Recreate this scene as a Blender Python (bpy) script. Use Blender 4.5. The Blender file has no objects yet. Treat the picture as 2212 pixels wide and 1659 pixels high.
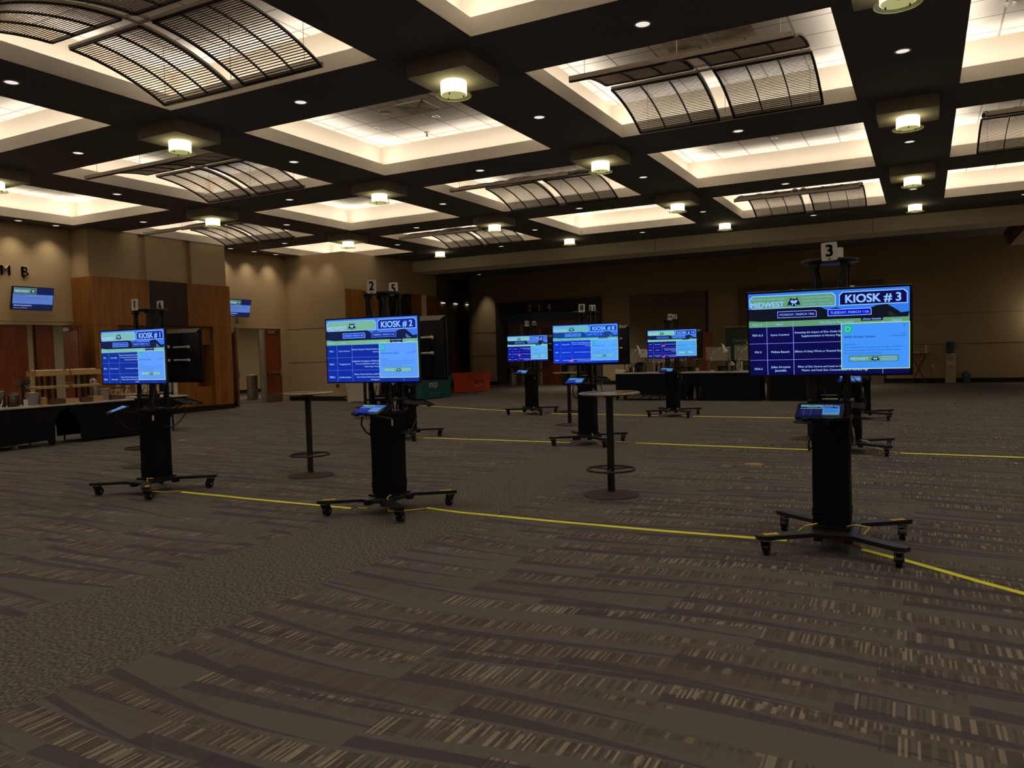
import bpy, math, random
from mathutils import Vector, Matrix

# ------------------------------------------------------------------ camera, world, exposure
scene = bpy.context.scene
C = scene.collection
CAM = Vector((0.0, 0.0, 1.52))
FPX = 1691.73
CR = Vector((0.88450351, 0.46570171, -0.027847))
CU = Vector((0.00519749, 0.04984909, 0.99874324))
CD = Vector((-0.46650458, 0.88353663, -0.04167122))
cd = bpy.data.cameras.new('camera')
cam = bpy.data.objects.new('camera', cd)
C.objects.link(cam)
cd.sensor_fit = 'HORIZONTAL'
cd.sensor_width = 36.0
cd.lens = FPX / 2212 * 36.0
cd.clip_end = 200
m3 = Matrix((CR, CU, -CD)).transposed()
cam.matrix_world = Matrix.Translation(CAM) @ m3.to_4x4()
scene.camera = cam

w = bpy.data.worlds.new('world')
scene.world = w
w.use_nodes = True
w.node_tree.nodes['Background'].inputs[0].default_value = (0.05, 0.04, 0.03, 1)
w.node_tree.nodes['Background'].inputs[1].default_value = 0.02

scene.view_settings.view_transform = 'Standard'
scene.view_settings.look = 'None'
scene.view_settings.gamma = 1
scene.view_settings.use_curve_mapping = False
scene.view_settings.exposure = 0.0
cy = scene.cycles
cy.max_bounces = 8
cy.diffuse_bounces = 5
cy.glossy_bounces = 3
cy.transmission_bounces = 5
cy.transparent_max_bounces = 12
cy.caustics_reflective = False
cy.caustics_refractive = False
cy.sample_clamp_indirect = 4.0
cy.use_denoising = True
cy.use_adaptive_sampling = True
cy.adaptive_threshold = 0.02

COVE_W = 16.5         # watts of one cove strip
COVE_COL = (1.0, 0.905, 0.81)
DOWN_W = 76.0          # watts of one recessed downlight
WASH_W = 62.0         # watts of one wall washer
PEND_E = 4.4          # glow of the pendant drum glass


def area_light(name, loc, sx, sy, power, col, direction, parent=None, spread=math.pi):
    ld = bpy.data.lights.new(name, 'AREA')
    ld.shape = 'RECTANGLE'
    ld.size = sx
    ld.size_y = sy
    ld.energy = power
    ld.color = col
    ld.spread = spread
    o = bpy.data.objects.new(name, ld)
    C.objects.link(o)
    o.location = loc
    d = Vector(direction).normalized()
    o.rotation_euler = d.to_track_quat('-Z', 'Y').to_euler()
    return o


def spot_light(name, loc, power, col, size_deg, blend=0.6, r=0.05, direction=(0, 0, -1)):
    ld = bpy.data.lights.new(name, 'SPOT')
    ld.energy = power
    ld.color = col
    ld.spot_size = math.radians(size_deg)
    ld.spot_blend = blend
    ld.shadow_soft_size = r
    o = bpy.data.objects.new(name, ld)
    C.objects.link(o)
    o.location = loc
    o.rotation_euler = Vector(direction).to_track_quat('-Z', 'Y').to_euler()
    return o


# ------------------------------------------------------------------ helpers
def lin(c):
    if isinstance(c, str):
        c = c.lstrip('#')
        c = [int(c[i:i + 2], 16) / 255 for i in (0, 2, 4)]
        c = [x / 12.92 if x <= 0.04045 else ((x + 0.055) / 1.055) ** 2.4 for x in c]
    return (c[0], c[1], c[2], 1.0)


class NT:
    """small wrapper for building node trees"""
    def __init__(s, name):
        s.mat = bpy.data.materials.new(name)
        s.mat.use_nodes = True
        s.t = s.mat.node_tree
        s.b = s.t.nodes['Principled BSDF']

    def n(s, typ, **kw):
        nd = s.t.nodes.new(typ)
        for k, v in kw.items():
            setattr(nd, k, v)
        return nd

    def put(s, sock, v):
        if isinstance(v, (int, float)):
            sock.default_value = v
        elif isinstance(v, (tuple, list)):
            sock.default_value = v
        else:
            s.t.links.new(v, sock)

    def m(s, op, a, b=0.0, c=0.0):
        nd = s.n('ShaderNodeMath', operation=op)
        s.put(nd.inputs[0], a)
        s.put(nd.inputs[1], b)
        if len(nd.inputs) > 2:
            s.put(nd.inputs[2], c)
        return nd.outputs[0]

    def mix(s, f, a, b):
        nd = s.n('ShaderNodeMix', data_type='RGBA')
        s.put(nd.inputs[0], f)
        s.put(nd.inputs[6], a)
        s.put(nd.inputs[7], b)
        return nd.outputs[2]

    def coord(s, kind='Object'):
        return s.n('ShaderNodeTexCoord').outputs[kind]

    def mapping(s, vec, sc=(1, 1, 1), loc=(0, 0, 0)):
        nd = s.n('ShaderNodeMapping')
        s.put(nd.inputs['Vector'], vec)
        nd.inputs['Scale'].default_value = sc
        nd.inputs['Location'].default_value = loc
        return nd.outputs[0]

    def noise(s, vec, scale, detail=2.0, rough=0.5):
        nd = s.n('ShaderNodeTexNoise')
        s.put(nd.inputs['Vector'], vec)
        nd.inputs['Scale'].default_value = scale
        nd.inputs['Detail'].default_value = detail
        nd.inputs['Roughness'].default_value = rough
        return nd.outputs['Fac']

    def white(s, a, b):
        nd = s.n('ShaderNodeTexWhiteNoise', noise_dimensions='2D')
        cb = s.n('ShaderNodeCombineXYZ')
        s.put(cb.inputs[0], a)
        s.put(cb.inputs[1], b)
        s.t.links.new(cb.outputs[0], nd.inputs['Vector'])
        return nd.outputs['Value']

    def ramp(s, f, stops):
        nd = s.n('ShaderNodeValToRGB')
        s.put(nd.inputs[0], f)
        el = nd.color_ramp.elements
        while len(el) < len(stops):
            el.new(0.5)
        for e, (p, c) in zip(el, stops):
            e.position = p
            e.color = lin(c)
        return nd.outputs[0]

    def bump(s, h, strength, dist=0.01):
        nd = s.n('ShaderNodeBump')
        nd.inputs['Strength'].default_value = strength
        nd.inputs['Distance'].default_value = dist
        s.put(nd.inputs['Height'], h)
        s.t.links.new(nd.outputs[0], s.b.inputs['Normal'])


def mat(name, col, rough=0.6, metal=0.0, var=0.08, scale=30.0, bump=0.0, spec=0.5, emis=0.0,
        trans=0.0, alpha=1.0, stretch=(1, 1, 1), coat=0.0, ior=None):
    t = NT(name)
    c = lin(col)
    nz = t.noise(t.mapping(t.coord(), stretch), scale)
    lo = tuple(x * (1 - var) for x in c[:3]) + (1,)
    hi = tuple(min(1, x * (1 + var)) for x in c[:3]) + (1,)
    t.put(t.b.inputs['Base Color'], t.mix(nz, lo, hi))
    t.b.inputs['Roughness'].default_value = rough
    t.b.inputs['Metallic'].default_value = metal
    t.b.inputs['Specular IOR Level'].default_value = spec
    t.b.inputs['Transmission Weight'].default_value = trans
    t.b.inputs['Alpha'].default_value = alpha
    t.b.inputs['Coat Weight'].default_value = coat
    if ior:
        t.b.inputs['IOR'].default_value = ior
    if emis:
        t.b.inputs['Emission Color'].default_value = c
        t.b.inputs['Emission Strength'].default_value = emis
    if bump:
        t.bump(nz, bump)
    return t.mat


_em = {}


def emat(col, strength=1.0, sample=False):
    """light given off by a lit screen or lamp"""
    key = (col, strength, sample)
    if key in _em:
        return _em[key]
    m_ = bpy.data.materials.new('glow')
    m_.use_nodes = True
    b = m_.node_tree.nodes['Principled BSDF']
    b.inputs['Base Color'].default_value = (0.01, 0.01, 0.012, 1)
    b.inputs['Roughness'].default_value = 0.35
    b.inputs['Specular IOR Level'].default_value = 0.2
    b.inputs['Emission Color'].default_value = lin(col)
    b.inputs['Emission Strength'].default_value = strength
    if not sample:
        m_.cycles.emission_sampling = 'NONE'
    _em[key] = m_
    return m_


_txt = {}


def glyphs(s, bold=0.0, spacing=1.0):
    """triangulated outline of a line of lettering: verts, faces, (x0, y0, x1, y1)"""
    key = (s, bold, spacing)
    if key in _txt:
        return _txt[key]
    cu = bpy.data.curves.new('lettering', 'FONT')
    cu.body = s
    cu.size = 1.0
    cu.space_character = spacing
    cu.resolution_u = 4 if len(s) < 12 else 2
    o = bpy.data.objects.new('lettering', cu)
    C.objects.link(o)
    dg = bpy.context.evaluated_depsgraph_get()
    me = bpy.data.meshes.new_from_object(o.evaluated_get(dg))
    vs = [(v.co.x, v.co.y) for v in me.vertices]
    fs = [tuple(p.vertices) for p in me.polygons]
    bpy.data.objects.remove(o)
    bpy.data.curves.remove(cu)
    bpy.data.meshes.remove(me)
    if bold:      # heavier strokes: the outline laid down a few times, slightly shifted
        n0, v0, f0 = len(vs), list(vs), list(fs)
        vs, fs = [], []
        for i, (dx, dy) in enumerate(((-1, -0.6), (1, -0.6), (-1, 0.6), (1, 0.6))):
            vs += [(x + dx * bold, y + dy * bold) for x, y in v0]
            fs += [tuple(q + i * n0 for q in f) for f in f0]
    xs = [v[0] for v in vs] or [0, 1]
    ys = [v[1] for v in vs] or [0, 1]
    _txt[key] = (vs, fs, (min(xs), min(ys), max(xs), max(ys)))
    return _txt[key]


class MB:
    def __init__(s):
        s.v, s.f, s.mi, s.mats = [], [], [], []
        s.M = None

    def k(s, m_):
        if m_ not in s.mats:
            s.mats.append(m_)
        return s.mats.index(m_)

    def add(s, vs, fs, m_):
        o = len(s.v)
        if s.M is not None:
            vs = [s.M @ Vector(v) for v in vs]
        s.v += [tuple(v) for v in vs]
        i = s.k(m_)
        for f in fs:
            s.f.append(tuple(o + q for q in f))
            s.mi.append(i)
        return s

    def box(s, x0, y0, z0, x1, y1, z1, m_):
        vs = [(x, y, z) for z in (z0, z1) for y in (y0, y1) for x in (x0, x1)]
        s.add(vs, [(0, 2, 3, 1), (4, 5, 7, 6), (0, 1, 5, 4), (2, 6, 7, 3), (0, 4, 6, 2), (1, 3, 7, 5)], m_)
        return s

    def cyl(s, p0, p1, r, m_, n=16, r1=None, cap=True):
        p0, p1 = Vector(p0), Vector(p1)
        r1 = r if r1 is None else r1
        d = (p1 - p0).normalized()
        a = d.orthogonal().normalized()
        b = d.cross(a)
        vs = []
        for p, q in ((p0, r), (p1, r1)):
            for i in range(n):
                t = 2 * math.pi * i / n
                vs.append(p + (a * math.cos(t) + b * math.sin(t)) * q)
        fs = [(i, (i + 1) % n, n + (i + 1) % n, n + i) for i in range(n)]
        if cap:
            fs += [tuple(range(n - 1, -1, -1)), tuple(range(n, 2 * n))]
        s.add(vs, fs, m_)
        return s

    def tube(s, pts, r, m_, n=8, closed=False):
        pts = [Vector(p) for p in pts]
        L = len(pts)
        vs, prev = [], None
        for i, p in enumerate(pts):
            if closed:
                d = pts[(i + 1) % L] - pts[i - 1]
            else:
                d = pts[min(i + 1, L - 1)] - pts[max(i - 1, 0)]
            d.normalize()
            if prev is None:
                a = d.orthogonal().normalized()
            else:
                a = (prev - d * prev.dot(d)).normalized()
            prev = a
            b = d.cross(a)
            for k in range(n):
                t = 2 * math.pi * k / n
                vs.append(p + (a * math.cos(t) + b * math.sin(t)) * r)
        fs = []
        for i in range(L if closed else L - 1):
            j = (i + 1) % L
            for k in range(n):
                fs.append((i * n + k, i * n + (k + 1) % n, j * n + (k + 1) % n, j * n + k))
        if not closed:
            fs += [tuple(range(n - 1, -1, -1)), tuple((L - 1) * n + k for k in range(n))]
        s.add(vs, fs, m_)
        return s

    def lathe(s, prof, m_, n=32, c=(0, 0, 0), cap=True):
        vs, fs = [], []
        L = len(prof)
        for r, z in prof:
            for k in range(n):
                t = 2 * math.pi * k / n
                vs.append((c[0] + r * math.cos(t), c[1] + r * math.sin(t), c[2] + z))
        for i in range(L - 1):
            for k in range(n):
                fs.append((i * n + k, i * n + (k + 1) % n, (i + 1) * n + (k + 1) % n, (i + 1) * n + k))
        if cap and prof[0][0] > 1e-5:
            fs.append(tuple(range(n - 1, -1, -1)))
        if cap and prof[-1][0] > 1e-5:
            fs.append(tuple((L - 1) * n + k for k in range(n)))
        s.add(vs, fs, m_)
        return s

    def poly(s, pts, m_):
        s.add(pts, [tuple(range(len(pts)))], m_)
        return s

    def prism(s, pts, lo, hi, m_, axis='z'):
        """extrude a 2-D outline between lo and hi along an axis"""
        def P(a, b, c):
            return {'z': (a, b, c), 'y': (a, c, b), 'x': (c, a, b)}[axis]
        n = len(pts)
        vs = [P(a, b, lo) for a, b in pts] + [P(a, b, hi) for a, b in pts]
        fs = [tuple(range(n - 1, -1, -1)), tuple(range(n, 2 * n))]
        fs += [(i, (i + 1) % n, n + (i + 1) % n, n + i) for i in range(n)]
        s.add(vs, fs, m_)
        return s

    def text(s, st, org, ux, uy, m_, width=None, height=None, bold=0.0, align='c', depth=0.0, spacing=1.0):
        """lettering: org is its centre (or left middle); scaled to a width and / or cap height"""
        vs, fs, (x0, y0, x1, y1) = glyphs(st, bold, spacing)
        W_, H_ = x1 - x0, y1 - y0
        if width and height:
            sx, sy = width / W_, height / H_
        elif width:
            sx = sy = width / W_
        else:
            sx = sy = height / 0.73
        org, ux, uy = Vector(org), Vector(ux), Vector(uy)
        ox = (x0 + x1) / 2 if align == 'c' else x0
        oy = 0.36 if not (width and height) else (y0 + y1) / 2
        P = [org + ux * (x - ox) * sx + uy * (y - oy) * sy for x, y in vs]
        if depth:
            nrm = ux.cross(uy).normalized() * depth
            n = len(P)
            Q = P + [p + nrm for p in P]
            F = [tuple(a + n for a in f) for f in fs]
            edges = {}
            for f in fs:
                for i in range(len(f)):
                    e = (f[i], f[(i + 1) % len(f)])
                    edges[e] = 1
            for (a, b) in edges:
                if (b, a) not in edges:
                    F.append((a, b, b + n, a + n))
            s.add(Q, F, m_)
        else:
            s.add(P, fs, m_)
        return s

    def mesh(s, name):
        me = bpy.data.meshes.new(name)
        me.from_pydata(s.v, [], s.f)
        for m_ in s.mats:
            me.materials.append(m_)
        me.polygons.foreach_set('material_index', s.mi)
        me.polygons.foreach_set('use_smooth', [True] * len(s.f))
        me.update()
        me.set_sharp_from_angle(angle=math.radians(32))
        return me

    def build(s, name, parent=None, label=None):
        o = bpy.data.objects.new(name, s.mesh(name))
        C.objects.link(o)
        if parent is not None:
            o.parent = parent
        if label:
            o['label'] = label
        return o


def inst(name, me, parent=None, loc=None, rot=None):
    o = bpy.data.objects.new(name, me)
    C.objects.link(o)
    if parent is not None:
        o.parent = parent
    if loc:
        o.location = loc
    if rot:
        o.rotation_euler = rot
    return o


def tag(o, label, cat, group=None):
    o['label'] = label
    o['category'] = cat
    if group:
        o['group'] = group
    return o


def thing(name, label, cat, loc=(0, 0, 0), rz=0.0, group=None):
    o = bpy.data.objects.new(name, None)
    o.empty_display_size = 0.1
    C.objects.link(o)
    o.location = loc
    o.rotation_euler = (0, 0, rz)
    return tag(o, label, cat, group)


def struct(name, mb, parent=None):
    o = mb.build(name, parent)
    if parent is None:
        o['kind'] = 'structure'
    return o


def bev(o, w_=0.006, seg=2):
    b = o.modifiers.new('bevel', 'BEVEL')
    b.width = w_
    b.segments = seg
    b.limit_method = 'ANGLE'
    return o


def px(x, y, z):
    """where a point of the hall lands in the 2212 x 1659 frame (used only to leave out what is out of view)"""
    d = Vector((x, y, z)) - CAM
    dz = d.dot(CD)
    if dz < 0.1:
        return None
    return (1106 + FPX * d.dot(CR) / dz, 829.5 - FPX * d.dot(CU) / dz)


def seen(x, y, z, mg=60):
    q = px(x, y, z)
    return q is not None and -mg < q[0] < 2212 + mg and -mg < q[1] < 1659 + mg


def arc(cx, cy_, r, a0, a1, n):
    return [(cx + r * math.cos(a0 + (a1 - a0) * i / n), cy_ + r * math.sin(a0 + (a1 - a0) * i / n)) for i in range(n + 1)]


def chamfer(x0, y0, x1, y1, c):
    return [(x0 + c, y0), (x1 - c, y0), (x1, y0 + c), (x1, y1 - c), (x1 - c, y1), (x0 + c, y1), (x0, y1 - c), (x0, y0 + c)]


def rrect(x0, y0, x1, y1, r, n=6):
    h = math.pi / 2
    return (arc(x1 - r, y1 - r, r, 0, h, n) + arc(x0 + r, y1 - r, r, h, 2 * h, n) +
            arc(x0 + r, y0 + r, r, 2 * h, 3 * h, n) + arc(x1 - r, y0 + r, r, 3 * h, 4 * h, n))

# ------------------------------------------------------------------ materials
def carpet_material():
    t = NT('patterned carpet')
    sep = t.n('ShaderNodeSeparateXYZ')
    t.put(sep.inputs[0], t.coord())
    X, Y = sep.outputs[0], sep.outputs[1]
    fine = t.noise(t.mapping(t.coord(), (1, 0.35, 1)), 260, 2)
    cloud = t.noise(t.coord(), 0.8, 2)
    base = t.mix(fine, lin('#5b5753'), lin('#69645e'))
    col = base

    def layer(col, h, L, ox, amp, wedge_col, wedge_k, seed):
        wav = t.m('MULTIPLY', t.m('SINE', t.m('MULTIPLY', X, 1.1 + seed * 0.37)), amp)
        y2 = t.m('ADD', t.m('ADD', Y, wav), ox)
        yr = t.m('DIVIDE', y2, h)
        r = t.m('FLOOR', yr)
        fy = t.m('FRACT', yr)
        rr = t.white(r, 3.1 + seed)
        xo = t.m('DIVIDE', t.m('ADD', X, t.m('MULTIPLY', rr, 3.0)), L)
        cx = t.m('FLOOR', xo)
        fx = t.m('FRACT', xo)
        ra = t.white(cx, t.m('ADD', r, 17.3 + seed))
        rb = t.white(cx, t.m('ADD', r, 91.7 + seed))
        # tapering dark wedge
        wedge = t.m('LESS_THAN', fy, t.m('MULTIPLY', t.m('SUBTRACT', 1.0, fx), wedge_k))
        wedge = t.m('MULTIPLY', wedge, t.m('GREATER_THAN', ra, 0.28))
        col = t.mix(t.m('MULTIPLY', wedge, 0.8), col, wedge_col)
        # short yarn stripes, packed along a row
        s1 = t.white(t.m('FLOOR', t.m('DIVIDE', t.m('ADD', X, t.m('MULTIPLY', Y, 0.02)), 0.0110)), t.m('ADD', r, 5.0 + seed))
        zone = t.m('MULTIPLY', t.m('GREATER_THAN', fy, t.m('ADD', 0.38, t.m('MULTIPLY', fx, 0.40))),
                   t.m('LESS_THAN', fy, 0.90))
        zone = t.m('MULTIPLY', zone, t.m('GREATER_THAN', rb, 0.50))
        hi = t.m('MULTIPLY', zone, t.m('GREATER_THAN', s1, 0.77))
        lo = t.m('MULTIPLY', zone, t.m('LESS_THAN', s1, 0.42))
        col = t.mix(t.m('MULTIPLY', lo, 0.5), col, lin('#433a33'))
        col = t.mix(t.m('MULTIPLY', t.m('MULTIPLY', hi, t.m('ADD', 0.1, t.m('MULTIPLY', rb, 0.7))), t.m('ADD', 0.4, t.m('MULTIPLY', s1, 0.6))), col, lin('#9c917b'))
        # faint wide stripes under it all
        s2 = t.white(t.m('FLOOR', t.m('DIVIDE', X, 0.019)), t.m('ADD', r, 55.0 + seed))
        z2 = t.m('MULTIPLY', t.m('GREATER_THAN', fy, t.m('MULTIPLY', fx, 0.4)), t.m('GREATER_THAN', ra, 0.55))
        col = t.mix(t.m('MULTIPLY', t.m('MULTIPLY', z2, s2), 0.35), col, lin('#4b4138'))
        return col

    col = layer(col, 0.225, 1.25, 0.0, 0.05, lin('#474149'), 0.45, 1.0)
    col = layer(col, 0.31, 1.9, 0.11, 0.09, lin('#453f47'), 0.30, 2.0)
    # plain field and plain aisle
    pf = t.noise(t.mapping(t.coord(), (1, 0.5, 1)), 75, 3, 0.7)
    plain = t.ramp(pf, [(0.36, '#38342f'), (0.5, '#58534c'), (0.66, '#8a8376')])
    aisle = t.m('MULTIPLY', t.m('GREATER_THAN', X, -4.86), t.m('LESS_THAN', X, -3.57))
    far = t.m('GREATER_THAN', Y, 21.9)
    col = t.mix(t.m('MAXIMUM', aisle, far), col, plain)
    col = t.mix(t.m('MULTIPLY', cloud, 0.22), col, lin('#534d46'))
    t.put(t.b.inputs['Base Color'], col)
    t.b.inputs['Roughness'].default_value = 0.95
    t.b.inputs['Specular IOR Level'].default_value = 0.15
    t.bump(fine, 0.35, 0.004)
    return t.mat


def wood_material(name, a, b, c):
    t = NT(name)
    v = t.mapping(t.coord(), (3.0, 3.0, 0.28))
    g = t.noise(v, 5.0, 5, 0.62)
    big = t.noise(t.mapping(t.coord(), (1.4, 1.4, 0.1)), 2.0, 1)
    f = t.m('ADD', t.m('MULTIPLY', g, 0.7), t.m('MULTIPLY', big, 0.35))
    t.put(t.b.inputs['Base Color'], t.ramp(f, [(0.3, a), (0.52, b), (0.75, c)]))
    t.b.inputs['Roughness'].default_value = 0.38
    t.b.inputs['Specular IOR Level'].default_value = 0.4
    t.bump(g, 0.05, 0.002)
    return t.mat


def tile_material():
    t = NT('acoustic ceiling tile')
    sep = t.n('ShaderNodeSeparateXYZ')
    t.put(sep.inputs[0], t.coord())
    X, Y = sep.outputs[0], sep.outputs[1]

    def line(v, off):
        f = t.m('FRACT', t.m('DIVIDE', t.m('ADD', v, off), 0.61))
        return t.m('MAXIMUM', t.m('LESS_THAN', f, 0.022), t.m('GREATER_THAN', f, 0.978))
    g = t.m('MAXIMUM', line(X, 0.30), line(Y, 0.18))
    n_ = t.noise(t.coord(), 160, 2)
    c = t.mix(n_, lin('#d9d4c9'), lin('#e6e1d7'))
    t.put(t.b.inputs['Base Color'], t.mix(g, c, lin('#a29b8e')))
    t.b.inputs['Roughness'].default_value = 0.9
    t.bump(n_, 0.2, 0.003)
    return t.mat


def stain_material():
    t = NT('stained ceiling tile')
    n_ = t.noise(t.coord(), 2.4, 4, 0.65)
    t.put(t.b.inputs['Base Color'], t.ramp(n_, [(0.35, '#8d8372'), (0.5, '#a89e8c'), (0.62, '#cfc7b8')]))
    t.b.inputs['Roughness'].default_value = 0.9
    return t.mat


def vinyl_material(name, a, b):
    t = NT(name)
    n_ = t.noise(t.coord(), 140, 3)
    big = t.noise(t.coord(), 1.3, 2)
    t.put(t.b.inputs['Base Color'], t.mix(t.m('ADD', t.m('MULTIPLY', n_, 0.6), t.m('MULTIPLY', big, 0.4)), lin(a), lin(b)))
    t.b.inputs['Roughness'].default_value = 0.75
    t.b.inputs['Specular IOR Level'].default_value = 0.3
    t.bump(n_, 0.12, 0.002)
    return t.mat


M_CARPET = carpet_material()
M_WOOD = wood_material('cherry veneer', '#6a4218', '#855624', '#9c6a32')
M_DOOR = wood_material('red brown door veneer', '#542710', '#703614', '#82431c')
M_DARKW = wood_material('dark wenge veneer', '#1d0f0d', '#2a1512', '#34201b')
M_TILE = tile_material()
M_STAIN = stain_material()
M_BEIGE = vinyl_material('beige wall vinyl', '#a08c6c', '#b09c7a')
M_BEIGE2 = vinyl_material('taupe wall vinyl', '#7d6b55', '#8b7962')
M_COVE = mat('cream coffer paint', '#e2d8c6', 0.8, var=0.03)
M_LIP = mat('beige coffer edge paint', '#f6efe4', 0.8, var=0.03)
M_CEIL = mat('black brown ceiling paint', '#6a6461', 0.85, var=0.05, spec=0.25)
M_BLOCK = mat('dark grey block paint', '#948e80', 0.8, var=0.05)
M_BASE = mat('black rubber base', '#14100d', 0.6, spec=0.3)
M_GROOVE = mat('wall reveal shadow gap', '#4d3f2c', 0.9)
M_PANEL = vinyl_material('brown fabric panel', '#75654f', '#81705a')
M_PORTAL = mat('charcoal portal paint', '#3a352f', 0.7)
M_BLUE = mat('slate blue fascia', '#3c4f78', 0.5, var=0.15, scale=4)
M_GREYWALL = vinyl_material('grey green corridor wall', '#8a816c', '#968d78')
M_STEEL = mat('brushed stainless steel', '#a9a59d', 0.32, 1.0, var=0.12, scale=60, stretch=(1, 1, 0.05))
M_CHROME = mat('chrome', '#d8d4cc', 0.08, 1.0, var=0.02)
M_BLACK = mat('black powder coated steel', '#141315', 0.42, 0.0, var=0.2, spec=0.5)
M_PLAST = mat('black plastic', '#0e0e11', 0.35, spec=0.5)
M_CLOTH = mat('black stretch fabric', '#0b0a0b', 0.85, var=0.25, scale=90, bump=0.15, spec=0.2)
M_SPANDEX = mat('black table spandex', '#100f11', 0.8, var=0.25, scale=60, bump=0.1, spec=0.2)
M_WHITE = mat('white laminate', '#d9d4ca', 0.5, var=0.03)
M_EDGE = mat('pale grey worktop', '#b9b6b4', 0.45, var=0.06)
M_SIGN = mat('white sign board', '#e2dfda', 0.6, var=0.02)
M_INK = mat('black print', '#0a0a0a', 0.7)
M_TABLET_B = mat('tablet bezel', '#101014', 0.25)
M_TVBACK = mat('grey black television back', '#1b1b1f', 0.5, var=0.1)
M_TVTOP = mat('lit television shell edge', '#7c7870', 0.5, var=0.05)  # ceiling light caught by the slanted top edge, painted in as paler grey
M_GREYLAB = mat('grey label', '#4b4b4e', 0.6)
M_SLAT = mat('bronze louver slat', '#55493f', 0.45, 0.3, var=0.1)
M_RIB = mat('dark bronze frame', '#1a1213', 0.5, 0.2, var=0.1)
M_RAIL = mat('taupe rail', '#8b7f72', 0.5, 0.2, var=0.05)
M_WIRE = mat('steel cable', '#9c9488', 0.4, 0.8)
M_TAPE = mat('yellow cable tape', '#fffa3c', 0.55, var=0.08, scale=14, stretch=(1, 6, 1))
M_CORD = mat('yellow cord jacket', '#f2d65a', 0.5)
M_ORCORD = mat('orange cord jacket', '#a8431c', 0.5)
M_STICK = mat('yellow warning sticker', '#ffe048', 0.6, var=0.05)
M_TOP = mat('dark polished table top', '#2a241d', 0.015, spec=1.0, var=0.3, scale=60, ior=1.8)
M_FOIL = mat('hammered metal table rim', '#b9a78c', 0.22, 0.9, var=0.35, scale=70, bump=0.9)
M_RING = mat('dark bronze pedestal', '#463d35', 0.75, 0.0, spec=0.15, var=0.1)
M_LETTER = mat('grey painted letter', '#ddd5c9', 0.5)
M_LETTER_D = mat('dark letter', '#3a352f', 0.6)
M_GLASS = mat('clear glass', '#f0f4f0', 0.03, trans=1.0, var=0.01, ior=1.45)
M_GREENGLASS = mat('pale green glass', '#eef4cc', 0.15, alpha=0.42, var=0.02)
M_ACRYL = mat('clear acrylic sheet', '#d8d2c6', 0.05, alpha=0.25, var=0.02)
M_TEAL = mat('teal table fabric', '#0f5a5c', 0.8, var=0.12, scale=6)
M_ORANGE = mat('orange red table fabric', '#b43c1a', 0.75, var=0.15, scale=5)
M_WLINEN = mat('white linen', '#cfc8ba', 0.9, var=0.06, scale=8, bump=0.2)
M_OAK = mat('pale oak crate', '#b08a4e', 0.6, var=0.2, scale=12, stretch=(1, 0.2, 1))
M_PINE = mat('light pine board', '#c9a56a', 0.6, var=0.15, scale=12, stretch=(1, 0.2, 1))
M_WALNUT = mat('brown crate wood', '#5d4026', 0.6, var=0.2, scale=12)
M_NAVY = mat('navy bin lid', '#161a3c', 0.45)
M_COOLER = mat('off white cooler plastic', '#b9aa92', 0.45, var=0.03)
M_WATER = mat('blue water bottle', '#4a5f6c', 0.15, trans=0.35, var=0.1)
M_REDW = mat('red brown wood leg', '#6b2014', 0.45)
M_LEAF = mat('fern leaf', '#3f6a22', 0.6, var=0.35, scale=20)
M_POT = mat('white ceramic', '#c9c3b8', 0.35)
M_PAPER = mat('white paper', '#ddd8cc', 0.8, var=0.03)
M_SNACK = mat('cream snack wrapper', '#d8c9b0', 0.6, var=0.15, scale=25)
M_MINT = mat('pale green sachet', '#b7c4a2', 0.7, var=0.15, scale=25)
M_AMBER = mat('brown cereal seen through glass', '#3c2a18', 0.25, var=0.4, scale=50, coat=0.6)
M_GREYTUB = mat('grey plastic bucket', '#8f9290', 0.4)
M_RED = mat('dark red bowl', '#5c1412', 0.3)
M_BANNER_O = mat('orange banner vinyl', '#8c3f1c', 0.6, var=0.15, scale=3)
M_BANNER_G = mat('dark green banner vinyl', '#1f2a1e', 0.6, var=0.12, scale=3)
M_CONE = mat('tan leaf', '#a07a48', 0.8, var=0.15)
M_ROD = mat('pale threaded rod', '#e8e2d6', 0.4, 0.2)
M_GRILLE = mat('grey grille metal', '#8d867a', 0.4, 0.5)
M_HEAT = mat('satin nickel lamp', '#e6dfd2', 0.3, 0.5)

# ------------------------------------------------------------------ hall shell
ZC = 5.02            # underside of the black beams
PX_, PY_, OW = 4.88, 4.91, 3.59
GX, GY = -14.20, 4.07
ZT = 5.66            # tile ceiling in the coffers
LIPZ = 5.23
SB = 0.28            # setback of the cove wall


def ox(c): return GX + PX_ * c
def oy(r): return GY + PY_ * r


COLS = range(-1, 5)
ROWS = range(-2, 4)

fl = MB()
fl.box(-19.8, -8, -0.1, 10.2, 34.6, 0.0, M_CARPET)
fl.box(-27, 5, -0.1, -19.8, 34.6, 0.0, M_CARPET)
struct('floor', fl)

ce = MB()
# black beams: strips between openings
xs = [-20.0]
for c in COLS:
    xs += [ox(c), ox(c) + OW]
xs += [10.2]
ys = [-8.0]
for r in ROWS:
    ys += [oy(r), oy(r) + OW]
ys += [34.6]
TH = 0.03
for j in range(0, len(ys) - 1, 2):
    ce.box(xs[0], ys[j], ZC, xs[-1], ys[j + 1], ZC + TH, M_CEIL)
for j in range(1, len(ys) - 1, 2):
    for i in range(0, len(xs) - 1, 2):
        if xs[i + 1] > xs[i]:
            ce.box(xs[i], ys[j], ZC, xs[i + 1], ys[j + 1], ZC + TH, M_CEIL)
struct('ceiling', ce)

LOUVERED = lambda c, r: (c + r) % 2 == 1


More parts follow.
